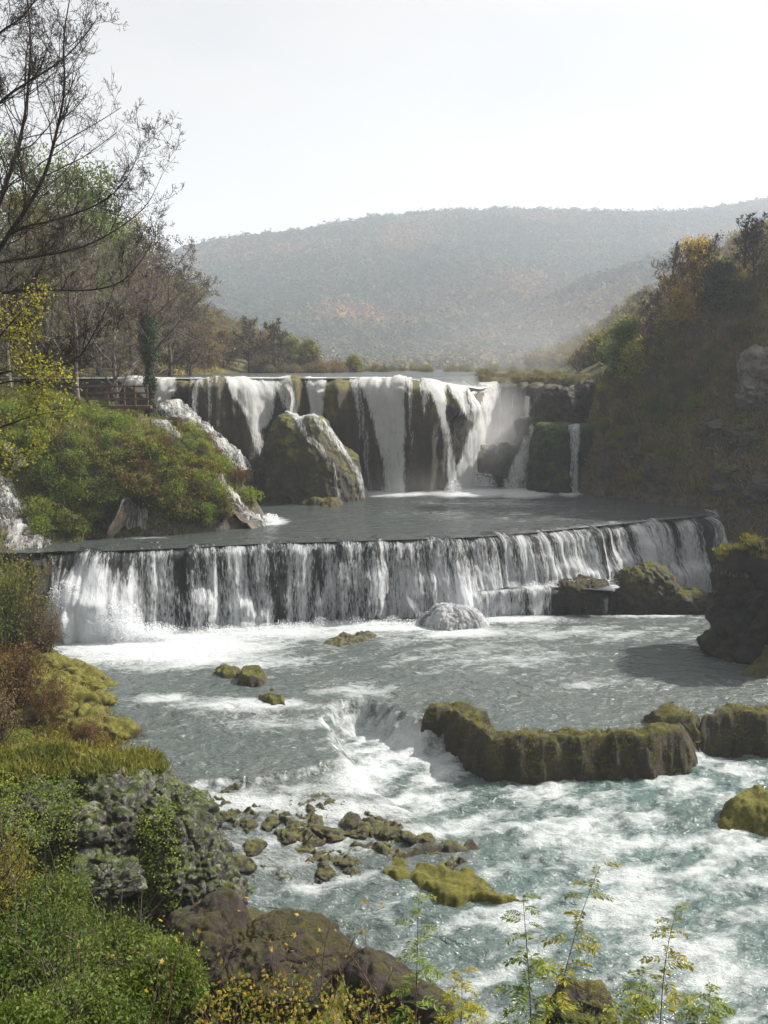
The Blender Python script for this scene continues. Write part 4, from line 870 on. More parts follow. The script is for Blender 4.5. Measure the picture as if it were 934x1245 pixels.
# big rock at right, between pool and bank
def rock(name, c, rad, mat, label, cat='boulder', seed=0, nf=16, sub=6, amp=.10, fr=1., group=None, soft=14, flat=1.0, parent=None, crack=.12, rot=0, rug=0, facet=0, facetn=70):
    V, Fc = ico(sub); rng = np.random.default_rng(seed)
    n = rng.normal(size=(nf, 3)); n /= np.linalg.norm(n, axis=1, keepdims=True); dd = rng.uniform(.72, 1.02, nf)
    dots = np.maximum(V@n.T, 1e-3); rr = dd/dots
    r = (np.sum(rr**(-soft), axis=1) + .8**soft*0 + 1.15**(-soft))**(-1/soft)
    P = V*r[:, None]*np.array(rad)
    q = P*fr
    d = fbm(q[:, 0]+seed, q[:, 1], q[:, 2], 5)*amp*2 + ridged(q[:, 0]*1.3, q[:, 1]*1.3+seed, q[:, 2]*2.2, 4)*amp - crack*np.maximum(0, ridged(q[:, 0]*1.9+9, q[:, 1]*1.9, q[:, 2]*1.9+seed, 2)-.55)*2
    if rug: d = d + rug*(ridged(q[:, 0]*4+seed, q[:, 1]*4, q[:, 2]*5.5, 4, .6)-.3) - rug*.8*np.maximum(0, perlin(q[:, 0]*2.4+5, q[:, 1]*2.4, q[:, 2]*7+seed))
    if facet:
        sd_ = rng.normal(size=(facetn, 3)); sd_ /= np.linalg.norm(sd_, axis=1, keepdims=True); sd_ *= rng.uniform(.85, 1.1, (facetn, 1))
        Vw = V + .10*np.stack([fbm(V[:, 0]*3+seed, V[:, 1]*3, V[:, 2]*3, 3), fbm(V[:, 0]*3, V[:, 1]*3+seed, V[:, 2]*3, 3), fbm(V[:, 0]*3, V[:, 1]*3, V[:, 2]*3+seed, 3)], 1)
        F1 = np.full(len(V), 9.); F2 = F1.copy(); I1 = np.zeros(len(V), int)
        for ci, c_ in enumerate(sd_):
            dist = np.linalg.norm(Vw*np.array([1, 1, 1.5])-c_*np.array([1, 1, 1.5]), axis=1); nw = dist < F1
            F2 = np.where(nw, F1, np.minimum(F2, dist)); I1 = np.where(nw, ci, I1); F1 = np.where(nw, dist, F1)
        hc = rng.uniform(-1, 1, facetn); nc = rng.normal(size=(facetn, 3))
        d = d*.6 + facet*(hc[I1]*.55 + ((V-sd_[I1])*nc[I1]).sum(1)*1.6 - 1.1*np.exp(-((F2-F1)/.045)**2))
    P = P + V*d[:, None]
    cr, sr = math.cos(rot), math.sin(rot); P = P@np.array([[cr, sr, 0], [-sr, cr, 0], [0, 0, 1]])
    P[:, 2] *= flat
    o = mk(name, P+np.array(c), Fc, mat, parent=parent); 
    if not parent: tag(o, label, cat, group)
    return o
c = at(925, 745, 44)
rock('bank_rock', (c[0]+.9, 44.6, 5.7), (3.1, 2.6, 3.9), M['brownrock'], 'tall dark overhanging rock with a grassy top at the right edge of the pool', 'rock', seed=51, amp=.24, fr=.8, crack=.25, rug=.05, facet=.22, facetn=60)
c = at(895, 690, 45.5)
rock('bank_rock', (c[0]+.6, 46.2, 7.2), (1.5, 1.4, 1.7), M['brownrock'], 'upper knob of rock behind the tall dark overhanging rock', 'rock', seed=52, amp=.2, sub=5)
c = onz(872, 800, P2)
rock('bank_rock', (c[0]+.9, c[1]+.6, 3.6), (1.5, 1.0, 1.0), M['brownrock'], 'undercut foot rock at the waterline below the tall dark rock', 'rock', seed=53, amp=.15, sub=5)
mound('mossy_rock', pz(P2, (898, 818), (915, 808), (950, 806), (1000, 812), (990, 826), (934, 826)), 3.1, .7, M['mossrock'], 'low mossy rock at the right edge of the pool under the tall dark rock', 'rock', edge=.6, seed=54)

# wet stones in the shelf cascade
rng = np.random.default_rng(61)
stones = []
for _ in range(2):
    t = rng.uniform(0, 1); px = 245+t*320; py = 985+ (t*38) + rng.uniform(-10, 62)*(1-.55*t)
    if px < 300 and py > 1065: continue
    if px > 400 and py > 1032: continue
    stones.append((px, py, rng.uniform(.15, .42)*(1.1 if py > 1010 else .7)))
stones += [(430, 1008, 1.0), (455, 1005, .8), (385, 1000, .7), (350, 1018, .8), (310, 1030, .8), (285, 1052, .9), (395, 1060, .7), (420, 1052, .6), (520, 1020, .6), (545, 1028, .55), (400, 1015, .85), (470, 1016, .8), (495, 1022, .7), (330, 1000, .6), (300, 1002, .6), (260, 1000, .6)]
pos_words = {0: 'left', 1: 'middle', 2: 'right'}
V4, F4 = ico(4)
for i, (px, py, s) in enumerate(stones):
    p = onz(px, py, 2.35); z = float(W2(np.array([p[0]]), np.array([p[1]]))[0][0]); p = onz(px, py, z); z = float(W2(np.array([p[0]]), np.array([p[1]]))[0][0]); s *= .62
    big = s > .6
    lab = ('large dark wet stone' if big else 'small dark wet stone') + (' among the cascades on the shelf left of the yellow green slab')
    rock('river_stone', (p[0], p[1], z-.05), (s*rng.uniform(.8, 1.3), s*.75, s*.46), M['wetrock'], lab, 'stone', seed=100+i, sub=5 if big else 4, amp=.10*s+.03, fr=2.2, crack=.03, facet=.10*s, facetn=14, group='dark wet stones in the shelf cascade', rot=rng.uniform(0, 3))
_sp = np.array([onz(a, b, 2.35)[:2] for a, b in ((232, 968), (300, 962), (400, 968), (470, 985), (530, 1010), (582, 1035), (590, 1050), (540, 1056), (450, 1050), (400, 1066), (330, 1078), (270, 1085), (240, 1060))])
_lo, _hi = _sp.min(0)-.3, _sp.max(0)+.3
X, Y = np.meshgrid(np.arange(_lo[0], _hi[0], .04), np.arange(_lo[1], _hi[1], .04), indexing='ij')
_wz = W2(X, Y)[0]; _d = segdist(_sp, X, Y)*np.where(inside(_sp, X, Y), 1, -1)
_q = ridged(X*1.5+3, Y*2.2, X*0, 5, .6)*.34+fbm(X*.6, Y*.6, X*0+4, 3)*.34
Z = _wz - .30*(1-sst(0, .5, _d)) + (_q-.32)*sst(-.1, .6, _d)+ .07*fbm(X*7, Y*9, X*0, 3)
mkgrid('rock_shelf', np.stack([X, Y, Z], -1), M['wetrock'], mask=_d > -.1); tag(bpy.data.objects['rock_shelf'], 'broken dark travertine shelf awash in the lower left part of the river', 'rock shelf')
# yellow moss hummocks on the left bank
for i, (px, py, s) in enumerate([(95, 828, .9), (118, 838, .8), (80, 812, .8), (135, 850, .7), (150, 868, .55), (160, 876, .45), (112, 858, .9), (128, 832, .6), (70, 840, 1.), (88, 858, 1.0), (140, 836, .5), (60, 806, .7), (100, 880, 1.), (135, 890, .8), (120, 815, .45), (60, 870, 1.1)]):
    p = hit(px, py, 25); 
    if p is None: p = onz(px, py, P2)
    rock('moss_hummock', (p[0], p[1], p[2]-.05), (s*1.2, s, s*.55), M['yellowmoss'], 'yellow moss cushion on the sunny left bank by the pool', 'moss cushion', seed=200+i, sub=5, nf=10, amp=.10*s+.03, fr=1.8, crack=.04, group='yellow moss cushions on the left bank')
# foreground outcrop
def R_(px, py, Y, rad, lab, seed, mat='outcrop', **k):
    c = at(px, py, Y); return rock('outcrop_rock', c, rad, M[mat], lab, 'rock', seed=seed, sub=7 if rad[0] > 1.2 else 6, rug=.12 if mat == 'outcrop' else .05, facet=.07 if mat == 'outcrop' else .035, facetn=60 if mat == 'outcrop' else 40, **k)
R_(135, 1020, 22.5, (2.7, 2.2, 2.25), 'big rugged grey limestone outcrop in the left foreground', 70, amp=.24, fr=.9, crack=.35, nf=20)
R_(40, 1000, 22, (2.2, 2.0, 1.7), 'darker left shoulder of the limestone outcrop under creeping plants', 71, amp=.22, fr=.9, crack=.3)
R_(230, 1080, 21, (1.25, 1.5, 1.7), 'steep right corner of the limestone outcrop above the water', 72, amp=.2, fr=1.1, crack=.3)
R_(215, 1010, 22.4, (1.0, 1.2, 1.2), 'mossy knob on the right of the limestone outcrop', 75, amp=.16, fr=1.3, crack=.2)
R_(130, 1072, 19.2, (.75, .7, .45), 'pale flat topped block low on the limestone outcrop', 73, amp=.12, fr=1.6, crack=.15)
R_(335, 1175, 17.5, (1.55, 1.3, 1.05), 'large brown rounded boulder in the bottom foreground', 80, 'brownrock', amp=.14, fr=1.1, crack=.1)
R_(480, 1225, 16.6, (1.05, 1.1, .95), 'mossy boulder right of the large brown one at the water edge', 81, 'brownrock', amp=.13, fr=1.2, crack=.1)
R_(260, 1150, 18, (1.2, 1., 1.1), 'dark boulder squeezed between outcrop and the large brown boulder', 82, 'brownrock', amp=.14, fr=1.2, crack=.1)
c = at(702, 1236, 12.5)
rock('foreground_boulder', c, (.5, .45, .42), M['mossrock'], 'small mossy boulder among weeds at the bottom edge right of centre', 'boulder', seed=83, sub=6, amp=.07, fr=2.5, crack=.05)
# rocks on the right cliff
for i, (px, py, Y, rad, lab) in enumerate([(925, 468, 62, (2.3, 2.0, 2.5), 'pale grey crag jutting from the right hillside'), (900, 540, 63, (1.6, 1.2, 1.0), 'low grey crag just below the pale one on the right hillside'), (860, 530, 65, (1.3, 1., .9), 'small crag beside the grassy strip on the right hillside'), (800, 580, 68, (1.6, 1.2, 1.7), 'steep rock face above the waterline on the right bank'), (885, 590, 63, (1.8, 1.2, 1.5), 'brown rock face under the grassy strip on the right bank'), (735, 570, 72.3, (1.0, 1.0, 2.0), 'dark rock column next to the small far right fall'), (770, 560, 70.5, (1.1, 1.0, 1.6), 'brown rock column on the right bank left of the steep face'), (930, 600, 60, (1.6, 1.3, 1.5), 'brown rocks at the right edge above the little side fall')]):
    p = hit(px, py, 48, 120); 
    if p is None: continue
    rock('cliff_rock', (p[0]+.15+(.35 if i else 0), p[1]-.1+(.5 if i else 0), p[2]), rad, M['crag' if i == 0 else 'cliff'], lab, 'rock', seed=300+i, sub=6, amp=.16, fr=.9, crack=.2, rug=.10, facet=.22, facetn=40)

# ================================================================== VEGETATION
def shrub_geo(seed, R=1., Hh=1.2, nl=1600, leaf=.10, lumps=14, stems=40, aspect=.55, thick=.35):
    rng = np.random.default_rng(seed)
    d = randdir(rng, lumps, .6); d[:, 2] = np.abs(d[:, 2]); c = d*np.array([R*.62, R*.62, Hh*.62])*rng.uniform(.5, 1.05, (lumps, 1)); c[:, 2] += Hh*.15
    r = rng.uniform(.25, .45, lumps)*R
    k = rng.integers(0, lumps, nl); dd = randdir(rng, nl, .2); P = c[k]+dd*(r[k]*rng.uniform(1-thick, 1.12, nl)**1.)[:, None]*np.array([1, 1, .8])
    P = P[P[:, 2] > -.1]; n = len(P); A = randdir(rng, n, .3)+dd[:n]*.5
    V, Fc = leafquads(P, A, randdir(rng, n, .8), leaf*rng.uniform(.6, 1.3, n), leaf*aspect*rng.uniform(.7, 1.2, n))
    S = []
    for j in range(stems):
        e = c[rng.integers(0, lumps)]*rng.uniform(.8, 1.25)+rng.normal(size=3)*.1*R; b = np.array([rng.normal()*.12*R, rng.normal()*.12*R, -.2]); m = b*.5+e*.5+rng.normal(size=3)*.08*R+np.array([0, 0, .1*Hh])
        S += [[*b, *m, .022*R, .014*R], [*m, *e, .014*R, .004*R]]
        for q in range(3):
            e2 = e+rng.normal(size=3)*.22*R+np.array([0, 0, .1*R]); S.append([*(m*.4+e*.6), *e2, .008*R, .003*R])
    Vs, Fs = tubes(S, 3)
    return (V, Fc), (Vs, Fs)
def twig_geo(seed, R=1., Hh=1.6, stems=26, leaves=0, leaf=.06):
    """shrub of bare twigs"""
    rng = np.random.default_rng(seed); S = []; tips = []
    for j in range(stems):
        a = rng.uniform(0, 2*np.pi); lean = rng.uniform(.0, .55); d = np.array([math.cos(a)*lean, math.sin(a)*lean, 1.]); d /= np.linalg.norm(d)
        L_ = Hh*rng.uniform(.65, 1.05); p = np.array([rng.normal()*.1*R, rng.normal()*.1*R, -.2]); r = .02*R
        for k in range(6):
            d2 = d+rng.normal(size=3)*.12; d2 /= np.linalg.norm(d2); q = p+d2*L_/6; S.append([*p, *q, r, r*.8]); r *= .78
            if k > 0:
                for b in range(3):
                    e = d2*.7+randdir(rng, 1, .3)[0]*.7; e /= np.linalg.norm(e); l2 = L_*rng.uniform(.12, .3); q2 = q+e*l2; S.append([*q, *q2, r*.6, r*.3])
                    for c_ in range(2):
                        e3 = e+rng.normal(size=3)*.5; e3 /= np.linalg.norm(e3); st = q+e*l2*rng.uniform(.4, 1); q3 = st+e3*l2*.5; S.append([*st, *q3, r*.35, r*.2]); tips.append(q3)
                    tips.append(q2)
            p, d = q, d2
    out = [tubes(S, 3)]
    if leaves:
        T = np.array(tips); k = rng.integers(0, len(T), leaves); P = T[k]+rng.normal(size=(leaves, 3))*.05*R
        out.append(leafquads(P, randdir(rng, leaves), randdir(rng, leaves, .5), leaf*rng.uniform(.6, 1.3, leaves), leaf*.6*rng.uniform(.7, 1.3, leaves)))
    return out
class Tree: pass
def grow_tree(seed, H, r0, nlimb=14, kids=(7, 6, 3), up=.25, spread=1., droop=0., low=.25, limbs=None, lr=.42, taper=.55):
    rng = np.random.default_rng(seed); T0, T1, tips = [], [], []
    def branch(p, d, L_, r, lvl):
        n = (6, 5, 4, 3, 2)[min(lvl, 4)]
        pts = [(p.copy(), r)]; rr = r
        for k in range(n):
            d = d + rng.normal(size=3)*(.10, .16, .2, .24, .3)[min(lvl, 4)]; d[2] += up*.25 - droop*(k/n)*.3; d /= np.linalg.norm(d)
            q = p+d*L_/n; r2 = r*(1-(k+1)/n*taper); (T0 if lvl < 2 else T1).append([*p, *q, rr, r2]); p, rr = q, r2; pts.append((p.copy(), rr))
            if lvl >= 3: tips.append(q)
        if lvl < 1+len(kids):
            m = kids[lvl-1] if lvl-1 < len(kids) else 0
            for j in range(m):
                t = rng.uniform(.15, 1.0); i = min(int(t*n), n-1); f = t*n-i; b = pts[i][0]*(1-f)+pts[i+1][0]*f; rb = pts[i][1]*(1-f)+pts[i+1][1]*f
                dd = d*.55+randdir(rng, 1, .15)[0]*spread*.75; dd /= np.linalg.norm(dd)
                branch(b, dd, L_*rng.uniform(.35, .6)*(1.15-.4*t), rb*.55, lvl+1)
    if limbs is None:
        p = np.zeros(3); d = np.array([0, 0, 1.]); pts = []
        for k in range(8):
            d2 = d+rng.normal(size=3)*.06; d2[2] = abs(d2[2]); d2 /= np.linalg.norm(d2); q = p+d2*H*.85/8; a, b = r0*(1-k/8*.85), r0*(1-(k+1)/8*.85); T0.append([*p, *q, a, b]); pts.append((p, q, a, b)); p = q
        for j in range(nlimb):
            t = low+(1-low)*(j+rng.uniform(0, .8))/nlimb; i = min(int(t*8), 7); f = t*8-i; b = pts[i][0]*(1-f)+pts[i][1]*f; rb = pts[i][2]
            a = j*2.4+rng.normal()*.3; el = rng.uniform(.1, .7)+t*.6
            dd = np.array([math.cos(a)*math.cos(el), math.sin(a)*math.cos(el), math.sin(el)]); branch(b, dd, H*lr*(1.15-.65*t)*rng.uniform(.8, 1.15)*spread, rb*.5, 1)
    else:
        for L_ in limbs:
            pts = chaikin(L_, 2)
            for i in range(len(pts)-1): T0.append([*pts[i][:3], *pts[i+1][:3], pts[i][3], pts[i+1][3]])
            tot = np.linalg.norm(pts[-1][:3]-pts[0][:3]); m = nlimb
            for j in range(m):
                t = rng.uniform(.12, 1.); k = t*(len(pts)-1); i = min(int(k), len(pts)-2); f = k-i; b = pts[i]*(1-f)+pts[i+1]*f
                fw = pts[i+1][:3]-pts[i][:3]; fw /= np.linalg.norm(fw); dd = fw*.7+randdir(rng, 1, .2)[0]*.7; dd[1] *= .6; dd /= np.linalg.norm(dd)
                branch(b[:3], dd, lr*tot*(1.1-.6*t)*rng.uniform(.5, 1.1), b[3]*.6, 2)
    return np.array(T0), np.array(T1), np.array(tips)
def tree_parts(name, root, T0, T1, tips, bark, leafm=None, nl=0, leaf=.15, seed=0, jit=.25, twigr=1., minr=.0):
    T1 = T1.copy(); T1[:, 6:] = np.maximum(T1[:, 6:]*twigr, minr)
    V, Fc = tubes(T0, 6); mk('trunk', V, Fc, bark, parent=root)
    V, Fc = tubes(T1, 3); pieces = [(V, Fc)]; mats = [bark]
    if leafm is not None and nl:
        rng = np.random.default_rng(seed+5); k = rng.integers(0, len(tips), nl); P = tips[k]+rng.normal(size=(nl, 3))*jit
        pieces.append(leafquads(P, randdir(rng, nl), randdir(rng, nl, .6), leaf*rng.uniform(.6, 1.4, nl), leaf*.6*rng.uniform(.7, 1.3, nl))); mats.append(leafm)
    V, Fc, mi = join(*pieces); mk('crown', V, Fc, None, parent=root, mats=mats, mi=mi, smooth=False)
def tree(name, loc, H, r0, label, bark, leafm=None, nl=0, seed=0, cat='tree', group=None, leaf=.15, rz=0, minr=.012, jit=.25, **k):
    T0, T1, tips = grow_tree(seed, H, r0, **k)
    r = empty(name, loc, rz); tag(r, label, cat, group); tree_parts(name, r, T0, T1, tips, bark, leafm, nl, leaf, seed, jit, minr=minr); return r

def ground_at(x, y): return float(terrain_z(np.array([x]), np.array([y]))[0])
def placeY(px, Y, dz=0.):
    x = (px-CX)/F*Y*1.0; x = x/ (cp+((CY-450)/F)*sp); return (x, Y, ground_at(x, Y)+dz)

# ---- left wood behind the fence
gl = 'trees of the wood on the left bank'
LT = [  # px, Y, H, kind, label
 (-40, 72, 17, 'g', 'green leaved tree at the far left behind the bare branches'), (60, 84, 17.5, 'g', 'large round green crown above the wood'), (120, 80, 16.5, 'g', 'green and brown crown sloping down to the right over the wood'), (10, 66, 14, 'b', 'bare brown tree in the wood at far left'),
 (92, 64, 14, 'b', 'bare tree whose trunk stands left of the wooden fence'), (140, 72, 14.5, 'b', 'bare tree behind the wooden fence'), (205, 86, 13.5, 'd', 'dense dark twiggy tree at the right end of the wood'), (232, 92, 9.5, 'd', 'short spreading brown tree nearest the tall falls'), (180, 80, 13.5, 'b', 'slim bare tree behind the ivy covered trunk'),
 (-90, 62, 15, 'b', 'bare tree outside the left edge of the frame'), (40, 76, 15, 'o', 'olive tinted tree in the middle of the wood'), (160, 92, 14.5, 'o', 'olive tree at the back of the wood'), (100, 96, 17, 'o', 'tall olive tree at the back of the wood')]
for i, (px, Y, H, kd, lab) in enumerate(LT):
    x, y, z = placeY(px, Y, -.2)
    kw = dict(seed=400+i, group=gl, rz=i*1.3)
    if kd == 'g': tree('broadleaf_tree', (x, y, z), H, .28, lab, M['bark'], M['midgreen'], 9000, leaf=.28, jit=.55, kids=(6, 5, 3), low=.25, **kw)
    if kd == 'o': tree('broadleaf_tree', (x, y, z), H, .22, lab, M['bark'], M['brownleaf'] if i % 2 else M['olive'], 6500, leaf=.24, jit=.45, kids=(6, 5, 3), low=.15, **kw)
    if kd == 'b': tree('bare_tree', (x, y, z), H, .24, lab, M['barkgrey'], M['brownleaf'], 2200, leaf=.15, kids=(7, 6, 3), low=.2, minr=.016, **kw)
    if kd == 'd': tree('bare_tree', (x, y, z), H, .22, lab, M['bark'], M['brownleaf'], 4000, leaf=.17, kids=(8, 6, 4), nlimb=18, low=.12, minr=.018, jit=.2, **kw)
# ivy clad trunk
x, y, z = placeY(182, 63.5, -.3)
r = tree('ivy_clad_tree', (x, y, z), 9.5, .26, 'straight trunk wrapped in dark ivy beside the wooden fence', M['bark'], None, 0, seed=440, kids=(5, 4, 2), nlimb=9, low=.5, minr=.014)
rng = np.random.default_rng(5); n = 6500; h = rng.uniform(.2, 7.2, n); a = rng.uniform(0, 6.28, n); rad = (.28+.45*np.exp(-((h-5.6)/1.2)**2)+.12*np.sin(h*3))*rng.uniform(.6, 1.15, n)
P = np.stack([np.cos(a)*rad, np.sin(a)*rad, h], 1); V, Fc = leafquads(P, randdir(rng, n, -.3), np.stack([np.cos(a), np.sin(a), a*0+.3], 1), rng.uniform(.10, .2, n), rng.uniform(.08, .16, n)); mk('ivy', V, Fc, M['dark'], parent=r, smooth=False)
# ---- trees behind the falls
gb = 'misty trees behind the tallest waterfalls'
for i, (px, Y, H, kd, lab) in enumerate([(272, 120, 4.6, 'o', 'low yellowish bush tree left of the two misty bare trees'), (303, 122, 7.0, 'b', 'left of the two misty bare trees behind the falls'), (335, 120, 6.6, 'b', 'right of the two misty bare trees behind the falls'), (352, 132, 4.8, 'y', 'pale yellow bush right of the misty bare trees'), (376, 130, 4.2, 'y', 'second pale yellow bush further right behind the falls'), (430, 135, 1.9, 'y', 'lone tiny bush on the river bank behind the falls'), (250, 112, 4.6, 'o', 'olive bush tree beside the dense dark tree'), (320, 140, 4.5, 'o', 'low dim tree behind the two misty bare trees')]):
    x, y, z = placeY(px, Y, 0); z = max(z, 16.9)
    if kd == 'b': tree('bare_tree', (x, y, z), H, .16, lab, M['barkdark'], M['brownleaf'], 1500, leaf=.2, seed=460+i, group=gb, minr=.03, kids=(7, 5, 3), low=.1, spread=1.15)
    else: tree('bushy_tree', (x, y, z), H, .1, lab, M['bark'], M['olive'] if kd == 'y' else M['brownleaf'], 4500, leaf=.28, seed=460+i, group=gb, minr=.02, kids=(6, 5, 2), low=.02, jit=.35, spread=1.2)
# ---- right hillside trees
gr = 'trees on the right hillside'
for i, (px, py, H, kd, lab) in enumerate([(757, 460, 4.6, 'c', 'dark green tree standing alone at the lower end of the right ridge'), (768, 470, 3.2, 'yg', 'small yellow green tree right of the lone dark green one'), (815, 400, 6.2, 'p', 'tall pinkish brown leafless tree on the ridge left of the yellow tree'), (842, 385, 5.8, 'y', 'tree with bright yellow leaves on the right ridge'), (826, 420, 4.2, 'y', 'lower yellow leaved tree on the right slope'), (858, 372, 5.0, 'p', 'pinkish leafless tree right of the bright yellow one'), (915, 350, 5.4, 'b', 'bare dark tree at the top right of the hillside'), (905, 335, 4.2, 'b', 'smaller bare tree beside the dark one at top right'), (790, 425, 4.5, 'p', 'twiggy leafless tree low on the right ridge'), (960, 330, 6, 'b', 'bare tree beyond the right edge of the frame'), (875, 380, 3.2, 'c', 'dark evergreen bush on the right ridge')]):
    p = hit(px, py, 50, 130)
    if p is None: p = np.array(placeY(px, 76))
    kw = dict(seed=480+i, group=gr)
    p[2] -= .1
    if kd == 'c': tree('evergreen_tree', p, H, .12, lab, M['bark'], M['dark'] if i == 10 else M['green'], 5200, leaf=.20, minr=.012, kids=(6, 5, 2), low=.05, **kw)
    if kd == 'yg': tree('broadleaf_tree', p, H, .1, lab, M['bark'], M['yelgreen'], 4000, leaf=.18, minr=.012, kids=(6, 5, 2), low=.05, **kw)
    if kd == 'y': tree('broadleaf_tree', p, H, .12, lab, M['bark'], M['yellow'], 3600, leaf=.17, minr=.012, kids=(6, 5, 2), low=.15, up=.6, **kw)
    if kd == 'p': tree('bare_tree', p, H, .12, lab, M['barkred'], M['brownleaf'], 900, leaf=.12, minr=.016, kids=(7, 6, 3), low=.08, up=.9, **kw)
    if kd == 'b': tree('bare_tree', p, H, .13, lab, M['barkdark'], None, 0, minr=.016, kids=(6, 5, 3), low=.15, **kw)

# ---- merged scrub (stuff) from several shrub shapes
PROT = {k: [shrub_geo(900+i*7+j, **kw) for j in range(2)] for i, (k, kw) in enumerate({'leafy': dict(nl=900, leaf=.15), 'fine': dict(nl=1300, leaf=.10, lumps=20), 'tall': dict(nl=1000, leaf=.14, Hh=1.7)}.items())}
TW = [twig_geo(950+j, stems=14) for j in range(2)]
def scrub(name, pts, mat, label, seed, kind='leafy', size=(.6, 1.1), twigs=False, bark='bark', cat='undergrowth'):
    rng = np.random.default_rng(seed); Vs, Fs, Ms, o = [], [], [], 0
    for p in pts:
        s = rng.uniform(*size); a = rng.uniform(0, 6.28); R = np.array([[math.cos(a), math.sin(a), 0], [-math.sin(a), math.cos(a), 0], [0, 0, 1]])
        if twigs: gs = [(TW[rng.integers(2)][0], 0)]
        else:
            q = PROT[kind][rng.integers(2)]; gs = [(q[0], 0), (q[1], 1)]
        for (V, Fc), m in gs:
            if len(Fc) and m == 1: pass
            Vs.append((V*s)@R*np.array([1, 1, rng.uniform(.8, 1.15)])+p); Fs.append(Fc+o); Ms.append(np.full(len(Fc), m)); o += len(V)
    if not Vs: return
    ob = mk(name, np.concatenate(Vs), np.concatenate(Fs), None, mats=[mat, M[bark]], mi=np.concatenate(Ms), smooth=False); tag(ob, label, cat, kind='stuff'); return ob
def scatter_px(poly, n, seed, y0=45, y1=120, cond=None):
    poly = np.array(poly, float); rng = np.random.default_rng(seed); out = []
    while len(out) < n:
        px, py = rng.uniform(poly[:, 0].min(), poly[:, 0].max()), rng.uniform(poly[:, 1].min(), poly[:, 1].max())
        if not inside(poly, np.array([px]), np.array([py]))[0]: continue
        p = hit(px, py, y0, y1)
        if p is None: n -= .2; continue
        if cond is not None and not cond(p, px, py): continue
        out.append(p-np.array([0, 0, .1]))
    return out

# ================================================================== LEFT BUSHY BANK
isl = [(-60, 500), (60, 496), (110, 497), (200, 504), (262, 535), (305, 575), (318, 612), (285, 640), (222, 640), (212, 612), (165, 606), (120, 640), (60, 655), (0, 640), (-60, 640)]
free = [(208, 500, 330, 620, 0)]
def notwater(p, px, py):
    for (a, b, r1, r2) in ((14, 610, 26, 60), (30, 563, 16, 20), (206, 529, 18, 14), (172, 640, 42, 24), (288, 612, 14, 22), (306, 632, 20, 16), (272, 590, 9, 18)):
        if ((px-a)/r1)**2+((py-b)/r2)**2 < 1: return False
    return p[2] > 7.6
scrub('undergrowth', scatter_px(isl, 170, 1, 49, 72, notwater), M['bright'], 'dense leafy green undergrowth covering the left bank between the waterfalls', 1, 'fine', (.6, 1.25))
scrub('undergrowth', scatter_px([(60, 545), (200, 520), (290, 560), (292, 630), (230, 640), (60, 650)], 60, 2, 49, 68, notwater), M['olive'], 'olive undergrowth low on the left bank', 2, 'leafy', (.7, 1.2))
scrub('brush', scatter_px([(140, 560), (230, 500), (296, 560), (290, 620), (200, 640)], 34, 3, 49, 68, notwater), M['rust'], 'rusty brown brush mixed through the left bank undergrowth', 3, 'fine', (.7, 1.15), cat='brush')
scrub('twigs', scatter_px([(60, 540), (290, 540), (290, 620), (60, 640)], 36, 4, 49, 68, notwater), M['barkgrey'], 'thin bare twigs rising from the left bank undergrowth', 4, twigs=True, bark='barkgrey', size=(.6, .95), cat='twigs')
def shrub(name, p, s, mat, label, seed, group=None, kind=None, hs=1., twigs=False, bark='bark', cat='shrub', nl=2200, leaf=.10, **k):
    r = empty(name, tuple(p), seed*1.7, (s, s, s*hs)); tag(r, label, cat, group)
    if twigs:
        gs = twig_geo(seed, leaves=nl, leaf=leaf, **k); mk('stems', *gs[0], M[bark], parent=r, smooth=False)
        if nl: mk('foliage', *gs[1], mat, parent=r, smooth=False)
    else:
        a, b = shrub_geo(seed, nl=nl, leaf=leaf, **k); mk('foliage', *a, mat, parent=r, smooth=False); mk('stems', *b, M[bark], parent=r)
    return r
gs_ = 'shrubs standing out on the left bank'
for i, (px, py, s, mt, lab) in enumerate([(262, 545, 1.15, 'rust', 'rust brown shrub at the right shoulder of the left bank'), (284, 570, 1.0, 'olive', 'olive shrub above the foaming tip of the left bank'), (228, 520, .9, 'bright', 'fresh green shrub below the far left fall'), (95, 552, 1.1, 'bright', 'rounded bright green bush high on the left bank'), (150, 600, 1.1, 'rust', 'reddish brown shrub low in the middle of the left bank'), (60, 590, 1.3, 'green', 'dark green shrub at the lower left of the left bank'), (245, 600, 1.1, 'olive', 'tall olive shrub hanging over the pool at the bank tip'), (200, 560, 1.1, 'green', 'mid green shrub in the centre of the left bank'), (120, 515, .8, 'bright', 'low bright bush just below the wooden fence'), (85, 630, 1.2, 'olive', 'brownish olive bush at the waterline of the left bank')]):
    p = hit(px, py, 49, 76)
    if p is None: p = np.array(placeY(px, 60))
    p[2] -= .2
    shrub('leafy_shrub', p, s, M[mt], lab, 500+i, gs_, nl=2600, leaf=.09, lumps=22)
